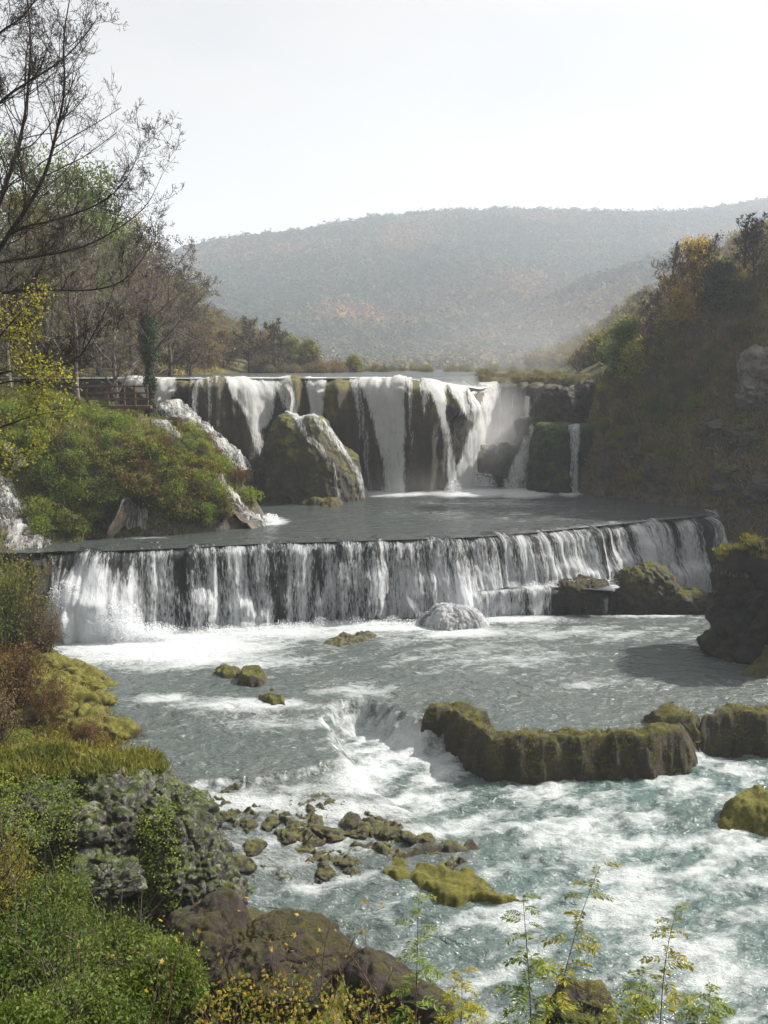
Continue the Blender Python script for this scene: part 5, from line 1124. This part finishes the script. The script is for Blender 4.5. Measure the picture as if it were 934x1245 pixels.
def blades(name, pts, mat, label, seed, h=.3, w=.03, per=14, spread=.25, cat='grass', parent=None):
    rng = np.random.default_rng(seed); P = np.repeat(np.array(pts), per, axis=0); n = len(P)
    P = P+np.c_[rng.normal(size=(n, 2))*spread, np.zeros(n)]
    P[:, 2] = terrain_z(P[:, 0], P[:, 1])-.03 if parent is None and name == 'grass' else P[:, 2]
    A = rng.normal(size=(n, 3))*.45; A[:, 2] = 1; L_ = h*rng.uniform(.5, 1.3, n); S = np.stack([np.cos(rng.uniform(0, 6.28, n)), np.sin(rng.uniform(0, 6.28, n)), np.zeros(n)], 1)
    A /= np.linalg.norm(A, axis=1, keepdims=True); d2 = A+rng.normal(size=(n, 3))*.35; d2[:, 2] -= .15
    m = P+A*L_[:, None]*.55; t = m+d2*L_[:, None]*.5
    V = np.stack([P-S*w*.5, P+S*w*.5, m+S*w*.35, t], 1); V2 = np.stack([P-S*w*.5, m+S*w*.35, t, m-S*w*.35], 1)
    o = mk(name, np.concatenate([V.reshape(-1, 3), V2.reshape(-1, 3)]), np.arange(len(V)*8).reshape(-1, 4), mat, parent=parent, smooth=False)
    if parent is None: tag(o, label, cat, kind='stuff')
    return o
blades('grass', scatter_px([(-40, 470), (180, 468), (185, 505), (-40, 520)], 900, 11, 52, 85), M['grass'], 'sunlit grass on the terrace round the wooden fence', 11, .35, .05, 12, .4)
blades('grass', scatter_px([(-40, 500), (240, 500), (300, 600), (200, 650), (-40, 655)], 1100, 12, 49, 70), M['grass'], 'long grass between the bushes of the left bank', 12, .45, .05, 12, .3)
# ---- wooden fence (thing) on the terrace
fr = empty('wooden_fence', (0, 0, 0)); tag(fr, 'brown wooden post and rail fence on the grassy terrace left of the falls', 'fence')
Yf = 62.; zf = 15.30
def fx(px): return (px-CX)/F*Yf/(cp+((CY-480)/F)*sp)
def box(name, c, s, mat, parent, bev=.01):
    bm = bmesh.new(); bmesh.ops.create_cube(bm, size=1); bmesh.ops.scale(bm, vec=s, verts=bm.verts); bmesh.ops.bevel(bm, geom=bm.edges[:], offset=bev, segments=1, affect='EDGES')
    me = bpy.data.meshes.new(name); bm.to_mesh(me); bm.free(); me.materials.append(mat); o = bpy.data.objects.new(name, me); COL.objects.link(o); o.location = c; o.parent = parent; return o
xs = [fx(v) for v in (106, 131, 151, 164, 179)]
for x in xs: box('post', (x, Yf, zf+.55), (.13, .13, 1.75), M['wood'], fr)
for h in (.45, .85, 1.30): box('rail', ((xs[0]+xs[-1])/2, Yf-.08, zf+h), (xs[-1]-xs[0]+.3, .05, .12), M['wood'], fr)
for k in range(1): box('rail', (xs[0]-1.6, Yf+.05, zf+1.25), (3.0, .05, .11), M['wood'], fr)
box('base_beam', ((xs[0]+xs[-1])/2, Yf+.1, zf-.1), (xs[-1]-xs[0]+.5, .5, .22), M['wood'], fr, .02)

# ================================================================== RIGHT HILLSIDE SCRUB
rh = [(722, 470), (745, 440), (770, 420), (830, 372), (880, 340), (934, 320), (1040, 300), (1040, 640), (934, 640), (860, 615), (790, 606), (722, 596)]
strip = [(1000, 300), (925, 368), (862, 470), (790, 548), (800, 560), (838, 545), (885, 500), (905, 440), (934, 415), (1000, 370)]
crag = [(905, 430), (1000, 400), (1000, 500), (934, 500), (890, 475)]
_cr = ((925, 468, 40, 45), (900, 540, 24, 16), (860, 530, 20, 14), (800, 580, 20, 20), (885, 590, 26, 20), (735, 570, 10, 26), (770, 560, 12, 18), (930, 600, 20, 18))
def okh(p, px, py): return not any(((px-a)/b)**2+((py-c_)/d_)**2 < 1 for a, c_, b, d_ in _cr) and not inside(np.array(crag), np.array([px]), np.array([py]))[0] and not (inside(np.array(strip), np.array([px]), np.array([py]))[0])
upper = [(722, 470), (745, 440), (770, 420), (830, 372), (880, 340), (1040, 300), (1040, 420), (860, 470), (790, 560), (722, 520)]
scrub('undergrowth', scatter_px(upper, 110, 21, 58, 110, okh), M['olive'], 'olive scrub covering the upper right hillside', 21, 'fine', (.6, 1.1))
scrub('twigs', scatter_px(upper, 90, 22, 58, 110, okh), M['barkred'], 'reddish leafless brushwood on the upper right hillside', 22, twigs=True, bark='barkred', size=(.7, 1.3), cat='twigs')
scrub('undergrowth', scatter_px(rh, 90, 23, 50, 110, okh), M['bright'], 'green scrub patches over the right hillside', 23, 'leafy', (.4, .85))
scrub('brush', scatter_px(rh, 90, 24, 50, 110, okh), M['drybrush'], 'dry brown brush over the right hillside', 24, 'fine', (.4, .8), cat='brush')
scrub('brush', scatter_px([(722, 540), (790, 560), (1040, 560), (1040, 640), (860, 612), (722, 594)], 40, 25, 50, 110, okh), M['drybrush'], 'rust coloured hanging brush along the waterline of the right bank', 25, 'fine', (.35, .6), cat='brush')
blades('grass', scatter_px(rh, 2600, 26, 50, 110, okh), M['drygrass'], 'dry hanging grass over the right hillside', 26, .55, .06, 14, .35)
blades('grass', scatter_px(strip, 1300, 27, 50, 110), M['drygrass'], 'grassy strip running diagonally down the right hillside', 27, .4, .06, 18, .25)
gh = 'shrubs standing out on the right hillside'
for i, (px, py, s, mt, lab) in enumerate([(735, 478, 1.0, 'yelgreen', 'yellow green shrub at the foot of the lone dark tree'), (750, 500, 1.1, 'drygrass', 'straw coloured shrub on the lower right ridge'), (845, 505, 1.2, 'bright', 'fresh green shrub in the middle of the right hillside'), (800, 500, 1.3, 'green', 'dark green shrub left of the fresh green one'), (895, 415, 1.3, 'rust', 'purplish brown shrub above the pale crag'), (770, 545, 1.1, 'rust', 'rust brown shrub low on the right bank'), (860, 450, 1.2, 'olive', 'olive shrub beside the grassy strip')]):
    p = hit(px, py, 50, 110)
    if p is None: continue
    p[2] -= .2; shrub('leafy_shrub', p, s, M[mt], lab, 540+i, gh, nl=2400, leaf=.10, lumps=18)
# grass bank over the recess (600-735, 462-476)
gp = [np.array([x, y, 16.6]) for x, y in zip(np.random.default_rng(3).uniform(9.5, 22, 500), np.random.default_rng(4).uniform(80.5, 96, 500))]
mound('river_islet', [(8.8, 92), (9.5, 90.5), (12.8, 90.2), (14.2, 87.6), (15.5, 84.5), (17.0, 82), (22, 81), (23, 96), (12, 98)], 16.2, .9, M['ground'], 'flat brown islet of grass on the lip above the dark recess', 'islet', edge=1.2, res=.2, amp=.15, seed=58)
for q in gp: q[2] = 16.95
blades('reeds', gp, M['brownleaf'], 'tan grass on the lip above the dark recess', 31, .3, .05, 8, .4)
xx = np.random.default_rng(6).uniform(-24, -9, 300); yy = np.random.default_rng(7).uniform(78, 110, 300)
blades('reeds', [np.array([a, b, ground_at(a, b)]) for a, b in zip(xx, yy) if terrain_z(np.array([a]), np.array([b]))[0] > 16.9], M['drygrass'], 'tan river bank grass behind the left part of the falls', 32, .8, .07, 14, .6)

rg = np.random.default_rng(92); pts = []
while len(pts) < 560:
    y = rg.uniform(88, 200); x = rg.uniform(-70, 80); z = ground_at(x, y)
    if z > 17.25 and (x > 12 or x < -20): pts.append(np.array([x, y, z-.3]))
scrub('woods', pts[:280], M['olive'], 'misty olive woods on the slopes behind the waterfalls', 93, 'leafy', (2.0, 3.4), cat='woods')
scrub('woods', pts[280:], M['brownleaf'], 'misty brown woods on the slopes behind the waterfalls', 94, 'leafy', (1.8, 3.2), cat='woods')
pts = [np.array([at(px_, 450, yy_)[0], yy_, 16.9]) for px_, yy_ in zip(rg.uniform(195, 420, 90), rg.uniform(118, 150, 90))]
scrub('thicket', pts, M['brownleaf'], 'hazy brown thicket on the far bank behind the left half of the falls', 95, 'fine', (.9, 2.0), cat='thicket')
pts = [np.array([at(px_, 450, yy_)[0], yy_, 16.7]) for px_, yy_ in zip(rg.uniform(380, 760, 110), rg.uniform(135, 175, 110))]
scrub('thicket', pts, M['olive'], 'low pale green thicket along the far bank of the upper river', 96, 'fine', (.7, 1.5), cat='thicket')
pts = [np.array([a, b, 16.7]) for a, b in zip(rg.uniform(9.6, 22, 46), rg.uniform(83, 96, 46)) if b > np.interp(a, [9, 12, 14, 16, 22], [91.5, 91, 88, 84, 82])]
scrub('low_scrub', pts, M['olive'], 'low olive scrub on the lip above the dark recess', 97, 'fine', (.35, .95), cat='scrub')
# ================================================================== NEARER LEFT BANK
gn = 'shrubs on the near left bank'
for i, (px, py, s, hs, mt, tw, lab) in enumerate([
    (25, 790, 2.1, 1.35, 'olive', True, 'tall feathery olive shrub left of the middle falls'), (55, 795, 1.3, 1.2, 'brownleaf', True, 'brown twiggy shrub beside the feathery one by the spray'), (-20, 800, 2.1, 1.3, 'green', True, 'green feathery shrub cut off by the left edge beside the middle falls'),
    (20, 868, 1.7, 1.1, 'rust', True, 'rust brown bush on the sunny left bank'), (62, 880, 1.2, 1.0, 'rust', True, 'smaller rust brown bush at the edge of the yellow moss'), (-10, 905, 1.5, 1., 'brownleaf', True, 'dry brown bush at the left edge behind the outcrop'), (105, 905, .9, .8, 'rust', True, 'low reddish bush just behind the limestone outcrop'),
    (15, 905, 1.0, .6, 'bright', False, 'low fresh green bush at the left edge behind the outcrop'), (165, 905, .7, .8, 'brownleaf', True, 'wispy dry bush overhanging the water behind the outcrop')]):
    p = hit(px, py, 24, 49)
    if p is None: p = np.array(placeY(px, 36))
    p[2] -= .1
    if tw: shrub('twiggy_shrub', p, s, M[mt], lab, 560+i, gn, hs=hs, twigs=True, bark='barkdark' if mt != 'olive' else 'bark', nl=3800, leaf=.06, stems=34)
    else: shrub('leafy_shrub', p, s, M[mt], lab, 560+i, gn, hs=hs, nl=2600, leaf=.07)
bk = [(-40, 795), (70, 790), (150, 850), (160, 900), (130, 925), (-40, 935)]
blades('grass', scatter_px(bk, 700, 41, 22, 48), M['grass'], 'grass and moss of the sunny left bank', 41, .3, .03, 14, .2)
def litter(name, pts, mat, label, seed, leaf=.06, per=8, spread=.3, up=.12, cat='fallen leaves'):
    rng = np.random.default_rng(seed); P = np.repeat(np.array(pts), per, axis=0); n = len(P); P = P+rng.normal(size=(n, 3))*np.array([spread, spread, .03]); P[:, 2] = terrain_z(P[:, 0], P[:, 1])+rng.uniform(0, up, n)
    V, Fc = leafquads(P, randdir(rng, n), randdir(rng, n, 1.5), leaf*rng.uniform(.6, 1.3, n), leaf*.7*rng.uniform(.7, 1.3, n)); o = mk(name, V, Fc, mat, smooth=False); tag(o, label, cat, kind='stuff'); return o
litter('fallen_leaves', scatter_px(bk, 900, 42, 22, 48), M['yellow'], 'yellow leaves and moss strewn over the sunny left bank', 42, .09, 9, .3, .25)
litter('fallen_leaves', scatter_px(bk, 700, 43, 22, 48), M['rust'], 'brown leaves strewn over the sunny left bank', 43, .09, 9, .3, .2)

# grass and small plants on the outcrop: rays onto the rocks themselves
bpy.context.view_layer.update()
DG = bpy.context.evaluated_depsgraph_get()
def rhit(px, py):
    d = Vector(ray(px, py)).normalized(); ok, loc, nr, _, ob, _m = SC.ray_cast(DG, Vector((0, 0, CAMZ)), d, distance=200)
    return (np.array(loc), np.array(nr), ob.name) if ok else None
def rocktop(x, y, z0=30):
    ok, loc, nr, _, ob, _m = SC.ray_cast(DG, Vector((x, y, z0)), Vector((0, 0, -1)), distance=60)
    return (np.array(loc), np.array(nr), ob.name) if ok else None
def rock_scatter(names, poly, n, seed, nzmin=.2):
    poly = np.array(poly, float); rng = np.random.default_rng(seed); out = []
    for _ in range(n*6):
        if len(out) >= n: break
        px, py = rng.uniform(poly[:, 0].min(), poly[:, 0].max()), rng.uniform(poly[:, 1].min(), poly[:, 1].max())
        if not inside(poly, np.array([px]), np.array([py]))[0]: continue
        h = rhit(px, py)
        if h and any(h[2].startswith(q) for q in names) and h[1][2] > nzmin: out.append(h[0])
    return out
ot = [(-20, 900), (205, 905), (215, 935), (-20, 950)]
blades('turf', rock_scatter(('outcrop', 'terrain'), ot, 260, 51, .35), M['grass'], 'green turf along the top of the limestone outcrop', 51, .22, .022, 26, .12)
blades('turf', rock_scatter(('bank_rock',), [(840, 640), (934, 640), (934, 705), (850, 705)], 110, 52, .6), M['olive'], 'olive green turf on top of the tall dark rock at right', 52, .28, .03, 26, .15)
iv = rock_scatter(('outcrop', 'terrain'), [(-10, 940), (110, 960), (95, 1040), (60, 1100), (-10, 1100)], 240, 53, -.2)+rock_scatter(('outcrop',), [(170, 990), (215, 980), (215, 1110), (180, 1110)], 70, 54, -.2)
def leafstuff(name, pts, per, spread, leaf, mat, label, seed, cat='creeper', zup=.08):
    rng = np.random.default_rng(seed); P = np.repeat(np.array(pts), per, axis=0); n = len(P); P = P+rng.normal(size=(n, 3))*spread+np.array([0, -.05, zup])
    V, Fc = leafquads(P, randdir(rng, n, -.2), randdir(rng, n, .8)+np.array([0, -.6, 0]), leaf*rng.uniform(.6, 1.3, n), leaf*.75*rng.uniform(.7, 1.2, n)); o = mk(name, V, Fc, mat, smooth=False); tag(o, label, cat, kind='stuff'); return o
leafstuff('creeper', iv, 22, .12, .07, M['bright'], 'green creeper leaves hanging over the limestone outcrop', 55)
# moss tufts that roughen the bar and slabs
blades('moss', rock_scatter(('mossy', ), [(500, 845), (934, 845), (934, 950), (580, 950), (500, 900)], 700, 56, .25), M['olive'], 'dry moss and grass tufts on the long rock bars', 56, .07, .02, 16, .09, cat='moss')

# ================================================================== FOREGROUND BUSHES
fb = 'green bushes in the left foreground'
for i, (px, py, Y, s, mt, nl, lab) in enumerate([(30, 1130, 9.5, 1.15, 'green', 9000, 'large green bush filling the lower left corner'), (150, 1140, 10.5, 1.0, 'green', 8500, 'fresh green bush below the limestone outcrop'), (200, 1165, 9.2, .62, 'midgreen', 6500, 'light green bush beside the yellow leaved brushwood'), (90, 1210, 8.2, .85, 'green', 7500, 'dark green bush at the bottom edge left of centre'), (-30, 1040, 11.5, 1.2, 'olive', 7000, 'olive bush at the left edge beside the outcrop'), (60, 1075, 11.5, .9, 'green', 7000, 'small leaved bush climbing the outcrop'), (10, 1230, 7.6, .7, 'midgreen', 6000, 'leafy bush in the extreme lower left corner')]):
    p = at(px, py, Y); p[2] -= s*.95
    shrub('leafy_bush', p, s, M[mt], lab, 600+i, fb, nl=nl, leaf=.058/s, lumps=34, stems=60, hs=1.05, aspect=.5, cat='bush', thick=.6)
# broad hand-shaped leaves for the yellow foliage at the bottom
def broadleaf(P, A, Nn, S):
    """five-lobed leaves, fans of quads"""
    A = A/np.linalg.norm(A, axis=1, keepdims=True); B = np.cross(A, Nn); B /= np.linalg.norm(B, axis=1, keepdims=True)+1e-9; U = np.cross(B, A)
    ang = np.radians([-150, -110, -75, -48, -20, 0, 20, 48, 75, 110, 150]); rr = np.array([.35, .62, .45, .9, .6, 1.15, .6, .9, .45, .62, .35])
    pts = [P+(A*(math.cos(a)*r+.35)+B*math.sin(a)*r*.9-U*abs(math.sin(a))*r*.25)*S[:, None]*.6 for a, r in zip(ang, rr)]
    c = P+A*S[:, None]*.2; V = np.stack([c]+pts, 1); n = len(P); k = V.shape[1]
    q = np.array([[0, 1, 2, 3], [0, 3, 4, 5], [0, 5, 6, 7], [0, 7, 8, 9], [0, 9, 10, 11]])
    return V.reshape(-1, 3), (q[None]+(np.arange(n)*k)[:, None, None]).reshape(-1, 4)
M['leafmix'] = leaf_mat('autumn mixed leaves', [(.03, .06, .012), (.07, .10, .016), (.20, .16, .025), (.24, .12, .03)], .45, sc=3.5)
rng = np.random.default_rng(77)
n = 2100; px = rng.uniform(225, 520, n); t = (px-225)/295; top = np.interp(px, [225, 300, 380, 450, 520], [1195, 1180, 1178, 1195, 1238]); py = top+rng.uniform(0, 1, n)**.8*95; Yd = 9.6-(py-top)*.016+rng.normal(size=n)*.35
P = np.stack([at(a, b, c) for a, b, c in zip(px, py, Yd)]); V, Fc = broadleaf(P, randdir(rng, n, -.2), randdir(rng, n, .9), rng.uniform(.035, .075, n))
o = mk('leafy_undergrowth', V, Fc, M['leafmix'], smooth=False); tag(o, 'yellow and green bramble leaves along the bottom of the picture', 'undergrowth', kind='stuff')
# bare brushwood with a few yellow leaves
def brush(px0, Y, H, seed, lab, lean=0., nleaf=6, k=5):
    rng = np.random.default_rng(seed); p = at(px0, 1262, Y); r = empty('yellow_leaved_sapling', tuple(p)); tag(r, lab, 'sapling', 'bare saplings with last yellow leaves'); S = []; tips = []
    def st(p, d, L_, rad, lv):
        m = 7
        for i in range(m):
            d = d+rng.normal(size=3)*.07; d /= np.linalg.norm(d); q = p+d*L_/m; S.append([*p, *q, rad, rad*.86]); p = q; rad *= .86
            if lv < 2 and i > 1 and rng.random() < .8:
                e = d*.75+randdir(rng, 1, .1)[0]*.6; e /= np.linalg.norm(e); st(p, e, L_*rng.uniform(.25, .45), rad*.6, lv+1)
        tips.append(p)
    for _ in range(k): st(np.array([rng.normal()*.08, rng.normal()*.08, 0]), np.array([lean+rng.normal()*.22, rng.normal()*.15, 1.]), H*rng.uniform(.6, 1.), .0085, 0)
    V, Fc = tubes(S, 4); mk('stems', V, Fc, M['barkred'], parent=r)
    T = np.array(tips); kx = rng.choice(len(T), min(nleaf, len(T)), replace=False); V, Fc = broadleaf(T[kx], randdir(rng, len(kx), -.5), randdir(rng, len(kx), .6), rng.uniform(.05, .085, len(kx))); mk('foliage', V, Fc, M['yellow'], parent=r, smooth=False)
for i, (px0, Y, H, ln, nlf, lab) in enumerate([(262, 9.5, 1.5, -.05, 6, 'leftmost bare sapling in front of the brown boulder'), (330, 9.0, 1.7, .12, 9, 'bare sapling with drooping twigs before the large brown boulder'), (390, 9.3, 1.6, .1, 8, 'bare sapling whose yellow leaves stand out against the smooth water'), (450, 8.8, 1.5, -.15, 7, 'sapling in front of the mossy boulder by the water'), (180, 8.5, 1.4, .1, 9, 'thin sapling with yellow leaves over the green bush'), (100, 9., 1.2, 0, 5, 'thin sapling near the lower left corner with few leaves'), (300, 10, 1.3, .3, 5, 'leaning grey sapling beside the outcrop corner')]):
    brush(px0, Y, H, 700+i, lab, ln, nlf)
# pinnate-leaved seedlings in front of the water
def pinnate(px0, py_top, Y, lab, seed, lean=0., yellow=False):
    rng = np.random.default_rng(seed); b = at(px0, 1262, Y); tp = at(px0+lean, py_top, Y); r = empty('feathery_seedling', tuple(b)); tag(r, lab, 'seedling', 'feathery seedlings at the bottom edge')
    H = tp-b; S = []; LP, LA, LN, LL = [], [], [], []; m = 16; pts = [np.array([H[0]*(t**1.3), .04*math.sin(t*5+seed), H[2]*t]) for t in np.linspace(0, 1, m+1)]
    for i in range(m): S.append([*pts[i], *pts[i+1], .006*(1-.75*i/m), .006*(1-.75*(i+1)/m)])
    for i in range(3, m+1):
        for q in range(2 if i % 2 else 1):
            a = i*2.4+q*3.14+rng.normal()*.3; el = rng.uniform(.15, .6); d = np.array([math.cos(a)*math.cos(el), math.sin(a)*math.cos(el)*.8, math.sin(el)]); Lr = (.26*(1.1-.55*i/m))*rng.uniform(.75, 1.1); p = pts[i].copy(); nseg = 7
            for k in range(nseg):
                d = d+np.array([0, 0, -.11]); d /= np.linalg.norm(d); q2 = p+d*Lr/nseg; S.append([*p, *q2, .0018, .0014]); p = q2
                sd = np.cross(d, [0, 0, 1.]); sd /= np.linalg.norm(sd)+1e-9
                if k >= 1:
                    for sg in (-1, 1): LP.append(p); LA.append(d*.5+sd*sg+np.array([0, 0, -.15])+rng.normal(size=3)*.12); LN.append([0, 0, 1]); LL.append(Lr*.36*rng.uniform(.75, 1.1))
            LP.append(p); LA.append(d); LN.append([0, 0, 1]); LL.append(Lr*.3)
    V, Fc = tubes(S, 4); mk('stem', V, Fc, M['bark'], parent=r)
    LL = np.array(LL); V, Fc = leafquads(np.array(LP), np.array(LA), np.array(LN, float)+rng.normal(size=(len(LP), 3))*.2, LL, LL*.40); mk('foliage', V, Fc, M['yelgreen' if yellow else 'bright'], parent=r, smooth=False)
for i, (a, b, Y, ln, ye, lab) in enumerate([(505, 1095, 7.2, 4, False, 'feathery seedling against the mossy boulder, left of the others'), (645, 1095, 6.8, -8, False, 'second feathery seedling from the left'), (668, 1055, 6.9, 62, True, 'tallest feathery seedling leaning to the right'), (800, 1100, 7.0, 22, True, 'feathery seedling nearest the right edge'), (770, 1180, 7.3, 10, False, 'short feathery seedling between the two tall right ones'), (858, 1205, 7.2, 4, False, 'tiny feathery seedling at the lower right'), (560, 1185, 8.0, 2, True, 'short sprig right of the mossy boulder')]):
    pinnate(a, b, Y, lab, 800+i, ln, ye)
n = 500; px = rng.uniform(600, 760, n); py = 1262-rng.uniform(0, 1, n)**1.5*np.interp(px, [600, 640, 700, 760], [20, 55, 45, 15]); P = np.stack([at(a, b, 8.8+rng.normal()*.3) for a, b in zip(px, py)])
V, Fc = leafquads(P, randdir(rng, n, .3), randdir(rng, n, .5), rng.uniform(.03, .06, n), rng.uniform(.015, .03, n)); o = mk('weeds', V, Fc, M['midgreen'], smooth=False); tag(o, 'yellow green weeds round the small bottom boulder', 'weeds', kind='stuff')

# ================================================================== BARE TREE AT THE LEFT, REACHING IN
def limb(pts, r0, r1, Y0, Y1):
    n = len(pts); return [np.array([*at(a, b, Y0+(Y1-Y0)*i/(n-1)), .62*(r0+(r1-r0)*i/(n-1))]) for i, (a, b) in enumerate(pts)]
Yt = 23.
limbs = [limb([(-50, 400), (0, 300), (30, 258), (55, 215), (68, 165), (80, 110), (76, 50), (88, -20)], .11, .015, Yt, 22),
         limb([(-50, 330), (-5, 262), (12, 212), (30, 150), (36, 90), (38, 40), (30, -30)], .10, .02, Yt, 24),
         limb([(-50, 180), (0, 122), (40, 96), (70, 78), (95, 55), (120, 20)], .06, .01, Yt, 22.5),
         limb([(-50, 340), (0, 298), (22, 276), (70, 268), (128, 246), (158, 214), (172, 175)], .07, .008, Yt, 21.5),
         limb([(-50, 335), (0, 318), (60, 310), (105, 300), (148, 276), (180, 250), (196, 215)], .06, .007, Yt, 22),
         limb([(-50, 370), (0, 355), (50, 352), (110, 354), (148, 345), (172, 318), (188, 290)], .07, .008, Yt, 23.5),
         limb([(-50, 480), (0, 451), (60, 447), (95, 440), (116, 402), (132, 372), (140, 345)], .055, .007, Yt, 22.4),
         limb([(-50, 90), (0, 38), (25, 24), (44, 0), (60, -40)], .05, .015, Yt, 23),
         limb([(-50, 400), (-10, 385), (30, 395), (60, 420), (80, 440)], .04, .008, Yt, 22)]
T0, T1, tips = grow_tree(7, 0, 0, nlimb=29, kids=(0, 5, 4, 3), limbs=limbs, lr=.30, up=.6)
base = at(-72, 640, Yt); gz = ground_at(base[0], Yt)
tr = [np.array([base[0]-.3, Yt, gz-.3, .34]), np.array([base[0]-.2, Yt, (gz+base[2])/2, .28]), np.array([*at(-56, 480, Yt), .22]), np.array([*at(-50, 360, Yt), .18]), np.array([*at(-50, 200, Yt), .12]), np.array([*at(-50, 60, Yt), .07]), np.array([*at(-40, -60, Yt), .03])]
T0 = np.concatenate([T0, np.array([[*a[:3], *b[:3], a[3], b[3]] for a, b in zip(tr[:-1], tr[1:])])])
r = empty('bare_tree'); tag(r, 'large leafless tree whose dark branches reach in from the left edge against the sky', 'tree')
T1[:, 6:] = np.clip(T1[:, 6:]*.8, .004, .018)
tree_parts('bare_tree', r, T0, T1, tips, M['barkdark'], M['brownleaf'], 500, .025, 7, jit=.02)
# leafy branches with yellow green leaves below it
ll = [limb([(-60, 470), (-10, 420), (20, 385), (45, 362)], .05, .008, 20, 19), limb([(-60, 500), (0, 462), (45, 465), (85, 478)], .05, .006, 20, 19), limb([(-60, 540), (0, 520), (40, 505), (75, 500)], .05, .006, 20, 19.4), limb([(-60, 440), (-5, 400), (20, 420), (38, 440)], .04, .006, 20, 19.2), limb([(-60, 560), (-10, 548), (20, 560), (45, 548)], .04, .006, 20, 19.5), limb([(-60, 600), (-60, 480), (-55, 400), (-45, 340)], .12, .03, 20, 20)]
T0, T1, tips = grow_tree(9, 0, 0, nlimb=11, kids=(0, 5, 3, 2), limbs=ll, lr=.28, up=.2)
b0 = at(-60, 600, 20.); gz = ground_at(b0[0], 20.); T0 = np.concatenate([T0, [[b0[0]-.2, 20, gz-.3, *b0, .2, .12]]])
r = empty('leafy_tree'); tag(r, 'tree with backlit yellow green leaves at the left edge above the bushy bank', 'tree')
T1[:, 6:] = np.clip(T1[:, 6:], .004, .02)
tree_parts('leafy_tree', r, T0, T1, tips, M['barkdark'], M['yelgreen'], 3400, .07, 9, jit=.12)

# near slope cover
npts = []
rg = np.random.default_rng(91)
for _ in range(1500):
    y = rg.uniform(2, 20); x = rg.uniform(-14, 9 if y < 17 else 3); npts.append(np.array([x, y, ground_at(x, y)]))
blades('grass', npts, M['grass'], 'grass on the steep near bank at the bottom of the picture', 91, .35, .025, 16, .25)

# ================================================================== AIR
def volbox(name, lo, hi, dens, aniso, col=(1, 1, 1)):
    bm = bmesh.new(); bmesh.ops.create_cube(bm, size=1); me = bpy.data.meshes.new(name); bm.to_mesh(me); bm.free()
    o = bpy.data.objects.new(name, me); COL.objects.link(o); o.location = [(a+b)/2 for a, b in zip(lo, hi)]; o.scale = [b-a for a, b in zip(lo, hi)]
    m = bpy.data.materials.new(name); m.use_nodes = True; t = m.node_tree; t.nodes.clear(); out = t.nodes.new('ShaderNodeOutputMaterial'); v = t.nodes.new('ShaderNodeVolumePrincipled')
    v.inputs['Color'].default_value = (*col, 1); v.inputs['Density'].default_value = dens; v.inputs['Anisotropy'].default_value = aniso
    t.links.new(v.outputs[0], out.inputs['Volume']); me.materials.append(m); return o, m, v
hz, _, _ = volbox('haze', (-1250, -25, -2.6), (1450, 1750, 270), .00056, .25, (.80, .885, 1.)); tag(hz, kind='stuff', label='thin blue white haze over the valley', cat='haze')

def mist(name, c, r, dens, label, seed=0.):
    bm = bmesh.new(); bmesh.ops.create_icosphere(bm, subdivisions=3, radius=1); me = bpy.data.meshes.new(name); bm.to_mesh(me); bm.free()
    o = bpy.data.objects.new(name, me); COL.objects.link(o); o.location = c; o.scale = r
    m = bpy.data.materials.new(name); m.use_nodes = True; t = m.node_tree; t.nodes.clear(); out = t.nodes.new('ShaderNodeOutputMaterial'); v = t.nodes.new('ShaderNodeVolumePrincipled')
    v.inputs['Color'].default_value = (.97, .97, .98, 1); v.inputs['Anisotropy'].default_value = .45
    tc = t.nodes.new('ShaderNodeTexCoord').outputs['Object']; ln = t.nodes.new('ShaderNodeVectorMath'); ln.operation = 'LENGTH'; t.links.new(tc, ln.inputs[0])
    f = ramp(t, ln.outputs['Value'], [(.1, g(1)), (1., g(0))]); n = noise(t, pos(t), .35, 3, .6, .5); n = ramp(t, n, [(.3, g(.1)), (.7, g(1))])
    t.links.new(math_(t, 'MULTIPLY', math_(t, 'MULTIPLY', f, n), dens), v.inputs['Density'])
    t.links.new(v.outputs[0], out.inputs['Volume']); me.materials.append(m); tag(o, label, 'mist', kind='stuff'); return o
c = at(606, 535, 78); mist('mist', (c[0], 78, 11.2), (3.6, 5, 6.2), .28, 'bright spray mist drifting between the curved shoulder of water and the recess')
c = at(470, 590, 72); mist('mist', (c[0], 71.5, 8.3), (9, 2.5, 2.2), .06, 'thin mist at the foot of the tallest falls')
c = onz(120, 770, P2); mist('mist', (c[0], c[1]-.3, 4.6), (3.8, 1.6, 2.6), .40, 'spray mist at the left foot of the middle falls')
c = onz(640, 430, 19) if False else at(640, 440, 105); mist('mist', (c[0], 105, 20), (16, 12, 6), .02, 'faint mist rising behind the tallest falls at right')
